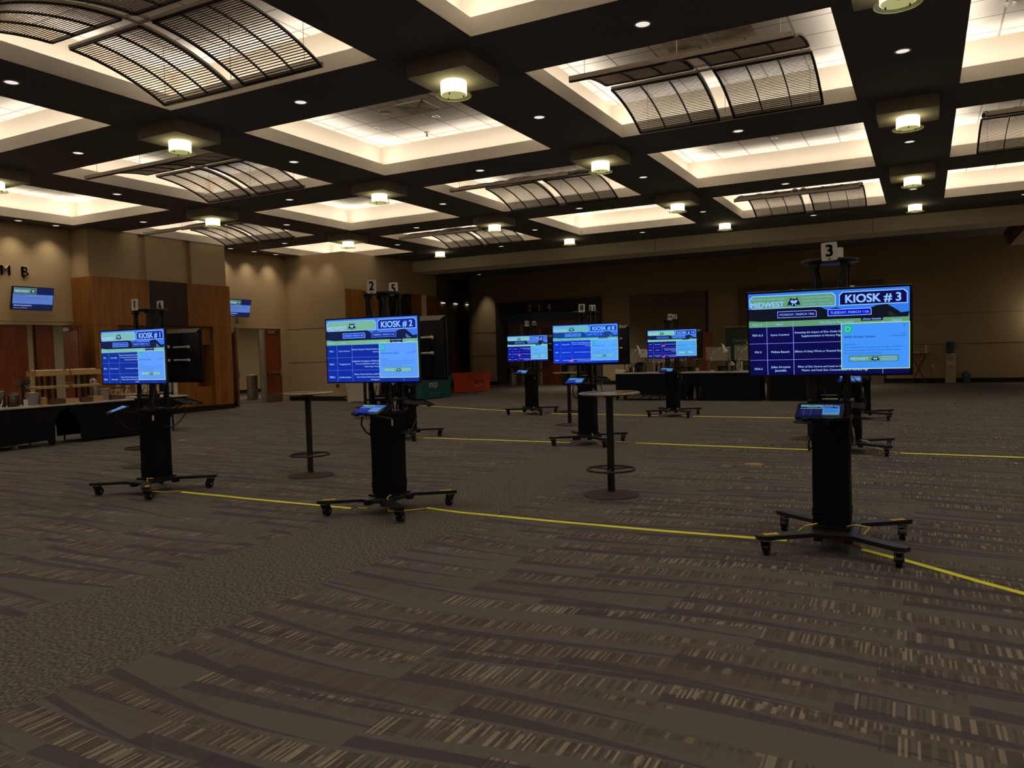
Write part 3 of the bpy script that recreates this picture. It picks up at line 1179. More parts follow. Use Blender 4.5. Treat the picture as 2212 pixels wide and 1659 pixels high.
for x, y, lab in ((-8.80, 11.72, 'round lamp in the tiles left of the sprinkler'), (-7.53, 11.71, 'round lamp in the tiles just below the air vent'),
                  (-3.93, 16.63, 'left of three round lamps in the plain coffer right of centre'),
                  (-2.65, 16.63, 'middle of three round lamps in the plain coffer right of centre'),
                  (-1.36, 16.59, 'right of three round lamps in the plain coffer right of centre'),
                  (0.96, 11.71, 'round lamp in the tiles at the top right corner of the photo'),
                  (-18.39, 11.62, 'round lamp in the tiles of the coffer at the far left wall'),
                  (-13.73, 16.63, 'round lamp in the tiles of the small plain coffer left of centre')):
    t = thing('tile_lamp', lab, 'ceiling light', (x, y, ZT - 0.0005), 0, 'round lamps in the coffer tiles')
    inst('reflector', can, t)
    inst('lamp_bar', canb, t)
    inst('trim_ring', trim_me, t)

# ------------------------------------------------------------------ wall fittings on the left
for ch, y in (('M', 11.235), ('B', 11.70)):
    o = MB().text(ch, (-19.765, y, 3.845), (0, 1, 0), (0, 0, 1), M_LETTER, height=0.245, bold=0.01, depth=0.03).build('wall_letter')
    tag(o, 'grey raised letter %s high on the left beige wall' % ch, 'sign letter', 'raised letters on the left wall')
    o.location.x -= 0.03
o = MB().text('BALLROO', (-19.79, 10.25, 3.845), (0, 1, 0), (0, 0, 1), M_LETTER, height=0.245, bold=0.01, depth=0.02)
for k, ch in enumerate('BALLROOM A'):
    if ch == ' ':
        continue
    q = MB().text(ch, (-19.78, 30.45 + k * 0.245, 4.02), (0, 1, 0), (0, 0, 1), M_LETTER_D, height=0.24, bold=0.01, depth=0.03).build('wall_letter')
    nth = {0: 'first', 1: 'second', 2: 'third', 3: 'fourth', 4: 'fifth', 5: 'sixth', 6: 'seventh', 7: 'eighth', 9: 'last'}[k]
    tag(q, 'dark letter %s, %s of the room name on the far dim wall' % (ch, nth), 'sign letter', 'dark letters above the three wall lights')
for k, y in enumerate((30.8, 31.9, 33.0)):  # glowing bars made up to stand for three bright spots, not known fixtures
    q = MB().box(-19.79, y - 0.13, 3.83, -19.72, y + 0.13, 3.87, emat('#ece6d8', 1.0, True)).build('glow_bar')
    tag(q, '%s of three short white glowing bars added on the far dim wall' % ('left', 'middle', 'right')[k], 'glowing bar', 'three glowing bars on the far wall')
for k, ch in enumerate('214'):
    q = MB().text(ch, (-15.50 + 0.47 * k, BW - 0.15, 3.42), (1, 0, 0), (0, 0, 1), M_LETTER, height=0.30, depth=0.03).build('room_number')
    tag(q, 'grey digit %s, %s of the room number over the dark portal' % (ch, ('first', 'middle', 'last')[k]), 'sign digit', 'room number digits over the portal')
for k, ch in enumerate('216'):
    q = MB().text(ch, (-4.43 + 0.42 * k, BW - 0.13, 3.46), (1, 0, 0), (0, 0, 1), M_LETTER, height=0.28, depth=0.03).build('room_number')
    tag(q, 'grey digit %s, %s of the number half hidden behind kiosk 3' % (ch, ('first', 'middle', 'last')[k]), 'sign digit', 'room number digits behind kiosk 3')
q = MB().text('2', (-19.78, 18.42, 2.78), (0, 1, 0), (0, 0, 1), M_INK, height=0.17, depth=0.01).build('door_number')
tag(q, 'thin dark numeral 2 above the open doorway left of centre', 'sign digit')

E_NAVY, E_SKY, E_PALE = emat('#141d4c', 1.0), emat('#5577c4', 1.0), emat('#7fa4ff', 1.0)
E_GRN = emat('#4c7a66', 1.0)
E_TXT = emat('#a9c3ff', 1.0)
E_INK = emat('#101845', 1.0)
E_DK = emat('#0a0f30', 1.0)


def wall_tv(name, label, x, ya, yb, z0, z1, tiltz, full):
    cy_, cz = (ya + yb) / 2, (z0 + z1) / 2
    W_, H_ = yb - ya, z1 - z0
    t = thing(name, label, 'television', (x, cy_, cz))
    t.rotation_euler = (0, math.radians(13), 0)
    t.scale = (1, 1, 1)
    MB().box(-0.06, -W_ / 2, -H_ / 2, 0, W_ / 2, H_ / 2, M_PLAST).build('casing', t)
    s = MB()
    def R_(u0, v0, u1, v1, m_, lay):
        y0, y1 = -W_ / 2 + W_ * u0, -W_ / 2 + W_ * u1
        a, b = H_ / 2 - H_ * v1, H_ / 2 - H_ * v0
        xx = 0.001 + 0.0012 * lay
        s.poly([(xx, y0, a), (xx, y1, a), (xx, y1, b), (xx, y0, b)], m_)
    def T_(st_, u, v, wd, m_, align='l', bold=0.0):
        s.text(st_, (0.0065, -W_ / 2 + W_ * u, H_ / 2 - H_ * v), (0, 1, 0), (0, 0, 1), m_, width=wd * W_, align=align, bold=bold)
    R_(0.012, 0.02, 0.988, 0.98, E_NAVY, 0)
    R_(0.02, 0.04, 0.57, 0.30, E_GRN, 1)
    R_(0.012, 0.32, 0.988, 0.74, E_SKY, 1)
    T_('MIDWEST', 0.04, 0.19, 0.36, E_TXT, bold=0.02)
    logo(s, lambda u, v: (0.006, -W_ / 2 + W_ * u, H_ / 2 - H_ * v), 0.42, 0.07, 0.13, 0.2, E_DK, E_TXT)
    T_('MORNING SESSION', 0.05, 0.37, 0.26, E_INK)
    T_('REPRODUCTIVE MANAGEMENT, Animal Reproductive Health and Nutrition', 0.05, 0.47, 0.82, E_INK)
    T_('Moderator, Symposium Board Members', 0.05, 0.56, 0.42, E_INK)
    T_('GRAND BALLROOM B', 0.04, 0.81, 0.43, E_TXT, bold=0.02)
    T_('Monday 11, 2:00 PM-5:00 PM', 0.04, 0.92, 0.33, E_TXT)
    s.build('screen', t)
    MB().cyl((-0.05, 0, 0), (-0.16, 0, 0.02), 0.03, M_BLACK, 10).box(-0.19, -0.12, -0.1, -0.15, 0.12, 0.14, M_BLACK).build('wall_bracket', t)
    return t


def logo(mb, P, u0, v0, w_, h_, dark, light):
    """twin animal heads, dark outline with a pale face"""
    out = [(0, .95), (.08, .55), (.2, .3), (.22, .0), (.33, .2), (.67, .2), (.78, .0), (.80, .3), (.92, .55), (1, .95), (.8, .8), (.68, .98), (.5, 1.0), (.32, .98), (.2, .8)]
    mb.add([P(u0 + w_ * a, v0 + h_ * b) for a, b in reversed(out)], [tuple(range(len(out)))], dark)
    def Q(pts, m_, e):
        vs = []
        for a, b in reversed(pts):
            p = Vector(P(u0 + w_ * a, v0 + h_ * b))
            vs.append(p)
        n = (vs[1] - vs[0]).cross(vs[2] - vs[1]).normalized()
        mb.add([v + n * e for v in vs], [tuple(range(len(vs)))], m_)
    Q([(.22, .42), (.38, .3), (.5, .45), (.62, .3), (.78, .42), (.7, .62), (.5, .7), (.3, .62)], light, 0.0008)
    Q([(.36, .72), (.44, .72), (.42, .92), (.34, .92)], light, 0.0008)
    Q([(.58, .72), (.66, .72), (.68, .92), (.60, .92)], light, 0.0008)


wall_tv('wall_television', 'tilted wall television under the letters M and B', -19.66, 11.29, 12.31, 2.88, 3.45, 0, True)
wall_tv('wall_television', 'wall television half hidden by the wood box, above the numeral 2', -19.66, 17.92, 18.92, 2.88, 3.45, 0, True)
t = thing('framed_notice', 'dark framed notice on the wood cladding left of kiosk 1', 'notice', (-18.94, 13.16, 1.72))
MB().box(0, -0.14, -0.32, 0.02, 0.14, 0.32, M_PINE).build('frame', t)
MB().box(0.02, -0.12, -0.30, 0.025, 0.12, 0.30, M_INK).build('sheet', t)
t = thing('wall_outlet', 'dark outlet plate low on the beige wall behind the bar table', 'outlet', (-17.62, 20.712, 0.52))
MB().box(-0.06, -0.008, -0.06, 0.06, 0, 0.06, M_GROOVE).build('plate', t)
MB().box(-0.04, -0.011, -0.035, -0.005, -0.008, 0.035, M_INK).box(0.005, -0.011, -0.035, 0.04, -0.008, 0.035, M_INK).build('socket', t)

# ------------------------------------------------------------------ kiosks
TVW, TVH = 1.085, 0.625

BLUES = {1: '#0c2f9c', 2: '#0a2aa2', 3: '#06064a', 8: '#0a34cc', 13: '#0c0e92', 14: '#0d1180'}
CONTENT = {
    1: [('PSI-1', ['Benton Biggs'], ['Effects of a Extended Intervals on Bo', 'Fit Prevention Pigs Commercial Sows', 'Tolerance and Grazed Calves'], .5),
        ('PSII-1', ['Rebecca Thompson'], ['Remote Geographic Genetics'], .7),
        ('PSIII-1', ['Marin Duclof'], ['Effect of Winter Feeding Systems on', 'Backgrounding on Subsequent Spring', 'Grazing'], .9)],
    2: [('PSI-2', ['Hunter Huberman'], ['Follicular Dynamics Using Variations o', 'Beef Cow'], .5),
        ('PSII-2', ['Toangsheng Tsai'], ['Longitudinal Investigation of Reducing', 'Period and 25(OH)D3 on ISB\'s Comp', 'Weeks of Ages Through'], .7),
        ('PSIII-2', ['Jonathan Jacques'], ['Effects of Hand-Fed Versus Self-Fed', 'Steer Growth, Performance, and F', 'Bromegrass P'], .9)],
    3: [('PSIV-A-3', ['Kynna Crawford'], ['Assessing the Impact of Zinc Oxide Sup', 'Supplementation in Nursery Pigs'], .5),
        ('PSV-3', ['Melissa Bausch'], ['Effects of Using Whole or Roasted Soyb'], .7),
        ('PSVI-3', ['Julian Arroyave', 'Jaramillo'], ['Effect of Zinc Source and Level on Growth Performance, Dry', 'Matter, and Fecal Zinc Concentration of Nursery Pigs'], .9)],
    8: [('PSI-8', ['Mikayla Spinler'], ['Effect of Increasing Digestive Lysine', 'Lactation on Farrowing Duration, and', 'Performance'], .5),
        ('PSII-8', ['Audrey Tweedmore'], ['Impact of Yearling Weight on Cow'], .7),
        ('PSIII-8', ['Emily Petzel'], ['Influence of Industrial Hemp Varieties', 'of In Situ Ruminal Nutrient'], .9)],
    13: [('PSI-13', ['Sam Knight'], ['Effect of Supplemental Feeding on', 'Carcass and Composition'], .5),
         ('PSII-13', ['Logan Fleming'], ['Influence of Maternal Supplementation'], .7),
         ('PSIII-13', ['Noor Ellery'], ['Effect of Corn Milling Inclusion and', 'Supplementation on Pigs'], .9)],
    14: [('PSI-14', ['Payton Daniels'], ['Effects of Above Digest Fiber'], .5),
         ('PSII-14', ['Emma Hill'], ['Evaluation of Late and Different', 'Supplementation Before Weaning', 'Slaughtering'], .7),
         ('PSIII-14', ['Marcus Fernandez', 'Armstrong'], ['Impact of Transitory Carbohydrate', 'Restriction Rations'], .9)],
}


def screen(parent, n, w_=TVW, h_=TVH, rich=True, name='screen'):
    """the slide on one television; local x right, z up, facing -y"""
    s = MB()
    bz = 0.012 if w_ > 0.6 else 0.02
    col = BLUES.get(n, '#0a2aa2')
    dim = 1.0 if w_ > 0.6 else 0.7
    bright = n in (8, 13, 14)
    EBG = emat(col, 1.0 * dim, True)
    ESKY = emat('#3f78f0' if n != 3 else '#2f78e8', dim)
    EWH = emat('#8fc0ff' if not bright else '#7fc4ff', dim)
    EGR = emat({3: '#5f9a72', 1: '#78b8a8', 2: '#72b48c', 8: '#62b4b4', 13: '#7ec8a8', 14: '#7ccc9c'}.get(n, '#72b48c'), dim)
    EPOP = emat({3: '#4193fb', 1: '#5f9dff', 2: '#5a9dff', 8: '#58a8ff', 13: '#5fb0f4', 14: '#4fa4f4'}.get(n, '#5a9dff'), dim, True)
    EHILL = emat({3: '#0c1020', 8: '#14408c'}.get(n, '#101c48'), dim)
    ENB = emat({3: '#08084c', 8: '#0a3cc4', 13: '#0c12a0', 14: '#0a0ea0'}.get(n, '#0a2494'), dim)
    EBTN = emat({3: '#0a0ac0', 8: '#1058e8'}.get(n, '#0f3fd8'), dim)
    ETEXT = emat('#9fc4ff', dim)
    ELINE = emat({3: '#8f9cff', 8: '#2a78ff'}.get(n, '#5f84f4'), dim)
    EINK = emat({3: '#0a1c6c'}.get(n, '#1f3f9c'), dim)
    EYEL = emat('#c8ec8c', dim)
    EDG = emat({3: '#12b878', 8: '#08a8e0'}.get(n, '#10b8b0'), dim)
    ERED = emat('#d85a9c', dim)
    EDK = emat('#060a30', dim)
    LY = 0.0011

    def P(u, v, k=0):
        return (-w_ / 2 + w_ * u, -0.0008 - LY * k, h_ / 2 - h_ * v)

    def R_(u0, v0, u1, v1, m_, k):
        s.poly([P(u0, v1, k), P(u1, v1, k), P(u1, v0, k), P(u0, v0, k)], m_)

    def G(pts, m_, k):
        s.poly([P(u, v, k) for u, v in pts], m_)

    def T_(st_, u, v, wd, m_, k=6, align='c', bold=0.0, hgt=None):
        s.text(st_, P(u, v, k), (1, 0, 0), (0, 0, 1), m_, width=wd * w_ if wd else None, height=hgt * h_ if hgt else None, bold=bold, align=align)

    def oct_(u0, v0, u1, v1, c, m_, k, tl=1, tr=1, br=1, bl=1):
        a = h_ / w_ * c
        p = []
        p += [(u0 + a * bl, v1), (u0, v1 - c * bl)][::1] if bl else [(u0, v1)]
        p += [(u0, v0 + c * tl), (u0 + a * tl, v0)] if tl else [(u0, v0)]
        p += [(u1 - a * tr, v0), (u1, v0 + c * tr)] if tr else [(u1, v0)]
        p += [(u1, v1 - c * br), (u1 - a * br, v1)] if br else [(u1, v1)]
        G(p[::-1], m_, k)
    R_(bz, 0.02, 1 - bz, 0.98, EBG, 0)
    R_(bz, 0.02, 1 - bz, 0.36, ESKY, 1)
    # dark wooded hills under the sky
    G([(bz, .355), (.83 + .16 - bz, .355), (.988, .29), (.94, .30), (.91, .26), (.86, .20), (.80, .21), (.76, .24), (.70, .235), (.62, .245), (.56, .215), (.50, .235),
       (.47, .205), (.40, .19), (.30, .2), (.2, .2), (.1, .2), (bz, .2)][::1], EHILL, 2)
    if rich:
        G([(.885, .29), (.925, .335), (.875, .335), (.865, .30), (.87, .27)], emat('#16281c' if n == 3 else '#54689c', dim), 3)
        G([(bz, .355), (.12, .355), (.05, .335), (bz, .33)], emat('#41603c' if n == 3 else '#6a8cae', dim), 3)
    e = 0.006
    oct_(.018, .045, .560, .200, .035, EWH, 3, 1, 1, 0, 1)
    oct_(.018 + e, .045 + e * 1.7, .560 - e, .200 - e * 1.7, .032, EGR, 4, 1, 1, 0, 1)
    oct_(.578, .043, .978, .200, .035, EWH, 3, 1, 1, 0, 0)
    oct_(.578 + e, .043 + e * 1.7, .978 - e, .200 - e * 1.7, .032, ENB, 4, 1, 1, 0, 0)
    T_('KIOSK # %d' % n, .778, .122, .325 if n < 10 else .345, EWH, bold=0.028)
    T_('MIDWEST', .135, .150, .215, EWH if n == 3 else ETEXT, bold=0.03)
    logo(s, lambda u, v: P(u, v, 6), .262, .075, .082, .105, EDK, EWH)
    if rich:
        T_('AMERICAN SOCIETY OF ANIMAL SCIENCE', .135, .088, .215, EWH)
        T_('Scientific Sessions & Business Meeting', .448, .085, .185, EWH)
        T_('CHI Health Center Convention Center', .440, .123, .170, EWH)
        T_('Omaha, Nebraska  •  March 9-12, 2025', .448, .162, .185, EWH)
    else:
        for v in (.085, .123, .162):
            R_(.36, v - .004, .54, v + .004, EWH, 6)
    for (u0, u1, st_, on) in ((.197, .442, 'MONDAY, MARCH 10th', n != 3 and n < 10), (.509, .770, 'TUESDAY, MARCH 11th', n == 3 or n > 10)):
        oct_(u0, .234, u1, .312, .014, EWH if on else ELINE, 4, 0, 1, 0, 0)
        oct_(u0 + .004, .234 + .007, u1 - .004, .312 - .007, .012, EBTN if on else ENB, 5, 0, 1, 0, 0)
        T_(st_, (u0 + u1) / 2, .273, (u1 - u0) * .88, EWH, 7, bold=0.004)
    R_(bz, .347, 1 - bz, .414, EGR, 4)
    T_('Poster #', .067, .381, .062, EWH, bold=.01)
    T_('Name', .208, .381, .046, EWH, bold=.01)
    T_('Title (Tap to View Poster)', .56, .379, .21, EWH, bold=.01)
    T_('Session', .915, .379, .06, EWH, bold=.01)
    two = n in (1, 2, 13)
    R_(.708, .340, .836, .405 if two else .378, EDK, 7)
    T_('ePoster Schedule', .772, .357, .108, EWH, 8, bold=.02)
    if two:
        T_('(Tap to Close)', .772, .390, .085, EWH, 8, bold=.02)
    for u in (.127, .295, .834):
        R_(u - .0014, .347, u + .0014, .978, ELINE, 5)
    for v in (.605, .800):
        R_(bz, v - .0018, 1 - bz, v + .0018, ELINE, 5)
    if rich:
        for (pid, who, title, v) in CONTENT.get(n, CONTENT[2]):
            v += .005
            T_(pid, .067, v, .0085 * len(pid), ETEXT, bold=.014)
            for i, q in enumerate(who):
                T_(q, .210, v + (i - (len(who) - 1) / 2) * .042, min(.15, .0083 * len(q)), ETEXT, bold=.014)
            for i, q in enumerate(title):
                wd = .00775 * len(q)
                if n == 3 and v > .8:
                    T_(q, .545, v + (i - (len(title) - 1) / 2) * .042, wd, ETEXT, bold=.012)
                else:
                    s.text(q, P(.588 - wd - .002 if i or n != 3 else .303, v + (i - (len(title) - 1) / 2) * .042, 6), (1, 0, 0), (0, 0, 1), ETEXT,
                           width=wd * w_, bold=.012, align='l')
        if n == 8:
            oct_(.255, .905, .322, .945, .012, ERED, 7)
            T_('Winner', .288, .925, .045, EWH, 8)
        if n == 13:
            oct_(.270, .735, .330, .775, .012, ERED, 7)
        if n == 14:
            oct_(.300, .535, .365, .575, .012, ERED, 7)
            oct_(.300, .925, .365, .965, .012, ERED, 7)
    # the message window
    R_(.588, .398, .990, .922, EYEL, 8)
    R_(.592, .405, .986, .914, EPOP, 9)
    if rich:
        R_(.606, .415, .655, .510, EDG, 10)
        T_('D', .6305, .4625, None, EWH, 11, hgt=.062)
        T_('ASAS ePoster Session', .607, .553, .185, EINK, 10, 'l', .012)
        T_('Created', .950, .528, .035, EINK, 10)
        T_('13/03/2025 06:08:08', .920, .552, .092, EINK, 10)
        T_('Good Morning,', .605, .640, .072, EINK, 10, 'l')
        T_('The Competition Poster Session (Session 4A) will begin at 7:30 AM and', .605, .673, .345, EINK, 10, 'l')
        T_('ePoster Session 4 will begin at 7:40 AM. If you are a ePoster presenter', .605, .706, .335, EINK, 10, 'l')
        T_('please check in at the ePosterBoards help desk.', .605, .739, .225, EINK, 10, 'l')
        for a in (1, -1):
            G([(.952, .44 - a * .011), (.953, .44 - a * .013), (.965, .44 + a * .011), (.964, .44 + a * .013)][::a], EINK, 10)
        R_(.636, .768, .925, .838, EINK, 10)
        R_(.638, .771, .923, .835, EGR, 11)
        T_('MIDWEST', .697, .804, .108, EWH, 12, bold=.03)
        logo(s, lambda u, v: P(u, v, 12), .765, .776, .05, .055, EDK, EWH)
        for v in (.785, .804, .823):
            R_(.82, v - .003, .915, v + .003, EWH, 12)
    else:
        R_(.606, .415, .655, .510, EDG, 10)
        R_(.64, .77, .92, .84, EGR, 10)
        for v in (.55, .67, .70):
            R_(.61, v - .006, .9, v + .006, EINK, 10)
    return s.build(name, parent)


_k = {}


def K(name, fn):
    if name not in _k:
        b = MB()
        fn(b)
        _k[name] = b.mesh(name.split(':')[0])
    return _k[name]


def tv_case(b):
    h, v = TVW / 2, TVH / 2
    b.box(-h, 0.0, -v, h, 0.022, v, M_PLAST)
    b.box(-h + 0.02, 0.022, -v + 0.02, h - 0.02, 0.040, v - 0.046, M_TVBACK)
    b.box(-h + 0.16, 0.040, -v + 0.04, h - 0.16, 0.062, v - 0.20, M_TVBACK)


def tv_top(b):
    h, v = TVW / 2, TVH / 2
    a = [(-h, 0.001, v + 0.001), (h, 0.001, v + 0.001), (h, 0.023, v + 0.001), (-h, 0.023, v + 0.001),
         (-h + 0.06, 0.040, v - 0.045), (h - 0.06, 0.040, v - 0.045)]
    b.add(a, [(0, 1, 2, 3), (3, 2, 5, 4)], M_TVTOP)


def tv_label(b):
    b.box(0.30, 0.0405, 0.03, 0.40, 0.042, 0.13, M_GREYLAB)


def mount(b):
    for x in (-0.24, 0.24):
        b.box(x - 0.018, 0.062, -0.24, x + 0.018, 0.085, 0.26, M_BLACK)
    b.box(-0.28, 0.085, -0.06, 0.28, 0.10, 0.10, M_BLACK)


def rods(b, zs=(0.0,)):
    for z in zs:
        b.cyl((0.20, 0.12, z), (0.435, 0.12, z), 0.010, M_ROD, 10)
        b.cyl((0.43, 0.12, z), (0.45, 0.12, z), 0.016, M_ROD, 12)


def leg_fn(b):
    # a flat arm from the base plate out to a corner (+x, -y)
    pts = [(0.02, -0.30), (0.12, -0.27), (0.40, -0.485), (0.47, -0.50), (0.50, -0.45), (0.47, -0.41), (0.15, -0.17), (0.02, -0.17)]
    b.prism(pts, 0.122, 0.152, M_BLACK)


def caster_fn(b):
    x, y = 0.43, -0.44
    b.cyl((x, y, 0.100), (x, y, 0.122), 0.032, M_BLACK, 16)
    b.cyl((x, y, 0.112), (x, y, 0.121), 0.045, M_STEEL, 16)
    for s in (-1, 1):
        b.prism([(y - 0.035, 0.112), (y + 0.04, 0.112), (y + 0.055, 0.05), (y + 0.03, 0.03), (y + 0.01, 0.045)], x + s * 0.027 - 0.003, x + s * 0.027 + 0.003, M_PLAST, 'x')


def wheel_fn(b):
    x, y = 0.43, -0.41
    n = 24
    for r, w0, m_ in ((0.046, 0.019, M_PLAST), (0.040, 0.0205, M_BLACK), (0.013, 0.034, M_STEEL)):
        b.cyl((x - w0, y, 0.0465), (x + w0, y, 0.0465), r, m_, n)


def plate_fn(b):
    b.prism([(-0.16, -0.28), (0.16, -0.28), (0.16, 0.28), (-0.16, 0.28)], 0.123, 0.150, M_BLACK)
    b.box(-0.15, -0.13, 0.15, 0.11, 0.20, 0.17, M_PLAST)
    for x in (-0.1, 0.1):
        for y in (-0.2, 0.2):
            b.box(x - 0.03, y - 0.03, 0.085, x + 0.03, y + 0.03, 0.123, M_BLACK)


def sleeve_fn(b):
    """stretch fabric pulled over the lower frame, with a few sagging folds"""
    random.seed(4)
    n = 9
    ring = rrect(-0.127, -0.123, 0.127, 0.123, 0.022, 4)
    zs = [0.17, 0.19, 0.23, 0.30, 0.40, 0.55, 0.70, 0.80, 0.88, 0.935]
    vs = []
    for j, z in enumerate(zs):
        for i, (x, y) in enumerate(ring):
            k = 1 + 0.012 * math.sin(i * 1.7 + j * 2.1) + (0.02 if j in (1, 2) else 0) * math.sin(i * 2.3) + (0.018 if j == 7 else 0)
            vs.append((x * k, y * k, z + 0.006 * math.sin(i * 0.9 + j)))
    m_ = len(ring)
    fs = [(j * m_ + i, j * m_ + (i + 1) % m_, (j + 1) * m_ + (i + 1) % m_, (j + 1) * m_ + i) for j in range(len(zs) - 1) for i in range(m_)]
    fs.append(tuple((len(zs) - 1) * m_ + i for i in range(m_)))
    fs.append(tuple(range(m_ - 1, -1, -1)))
    b.add(vs, fs, M_CLOTH)
    for z in (0.24, 0.27, 0.80, 0.84):
        pts = [(x * 1.025, y * 1.025, z + 0.012 * math.sin(i * 0.8)) for i, (x, y) in enumerate(ring)]
        b.tube(pts, 0.004, M_CLOTH, 6, True)


def post_fn(b):
    b.box(-0.018, -0.018, 0.93, 0.018, 0.018, 2.105, M_BLACK)
    b.box(-0.028, -0.028, 2.07, 0.028, 0.028, 2.105, M_BLACK)


def brace_fn(b):
    for y in (-0.1, 0.1):
        for z0 in (0.95, 1.30, 1.75):
            for s in (-1, 1):
                b.cyl((s * 0.095, y, z0 + 0.32), (s * 0.03, y, z0), 0.007, M_BLACK, 6)
    for x in (-0.108, 0.108):
        for z0 in (0.95, 1.30, 1.75):
            for s in (-1, 1):
                b.cyl((x, s * 0.088, z0 + 0.32), (x, s * 0.03, z0), 0.007, M_BLACK, 6)


def shelf_fn(b):
    b.box(-0.15, -0.14, 1.075, 0.15, 0.14, 1.095, M_PLAST)
    b.box(-0.14, -0.14, 0.945, 0.14, 0.14, 0.975, M_PLAST)
    b.box(-0.08, -0.08, 1.096, 0.06, 0.04, 1.13, M_PLAST)
    b.cyl((-0.05, -0.12, 1.105), (0.06, -0.10, 1.105), 0.006, M_PAPER, 6)


def top_fn(b):
    b.lathe([(0.001, 2.105), (0.19, 2.105), (0.20, 2.110), (0.20, 2.124), (0.195, 2.128), (0.001, 2.128)], M_BLACK, 48)


def arm_fn(b):
    b.cyl((0, -0.05, 0.90), (0, -0.34, 0.96), 0.013, M_BLACK, 10)
    b.cyl((0, -0.34, 0.96), (0, -0.44, 1.00), 0.013, M_BLACK, 10)
    b.box(-0.05, -0.47, 0.985, 0.05, -0.41, 1.0, M_BLACK)
    b.tube([(-0.06, -0.42, 0.96), (-0.09, -0.40, 0.88), (-0.12, -0.30, 0.80), (-0.13, -0.18, 0.74), (-0.11, -0.07, 0.76)], 0.008, M_BLACK, 6)


def cable_fn(b):
    b.tube([(0.12, -0.05, 1.30), (0.20, -0.12, 1.22), (0.25, -0.20, 1.08), (0.22, -0.30, 0.99), (0.12, -0.40, 1.0)], 0.004, M_PLAST, 6)
    b.tube([(-0.08, -0.05, 1.22), (0.0, -0.18, 1.12), (0.10, -0.16, 1.15), (0.12, -0.05, 1.25)], 0.005, M_PLAST, 6)


def sign_fn(b):
    b.prism(rrect(-0.054, -0.012, 0.054, 0.118, 0.012, 3), -0.005, 0.0, M_SIGN, 'y')
    b.cyl((0, -0.001, 0.0), (0, -0.010, 0.0), 0.006, M_BLACK, 8)


def tablet_fn(b):
    b.prism(rrect(-0.15, -0.105, 0.15, 0.105, 0.012, 3), -0.014, 0.0, M_TABLET_B)
    b.box(-0.10, -0.12, -0.02, -0.06, -0.10, 0.004, M_PLAST)
    b.box(0.06, -0.12, -0.02, 0.10, -0.10, 0.004, M_PLAST)


LEGFLIP = {0: (1, 1), 1: (-1, 1), 2: (1, -1), 3: (-1, -1)}


def flip_mesh(me, sx, sy, key):
    if key in _k:
        return _k[key]
    m2 = me.copy()
    for v in m2.vertices:
        v.co.x *= sx
        v.co.y *= sy
    if sx * sy < 0:
        m2.flip_normals()
    _k[key] = m2
    return m2


OX_, OY_ = -0.03, 0.055


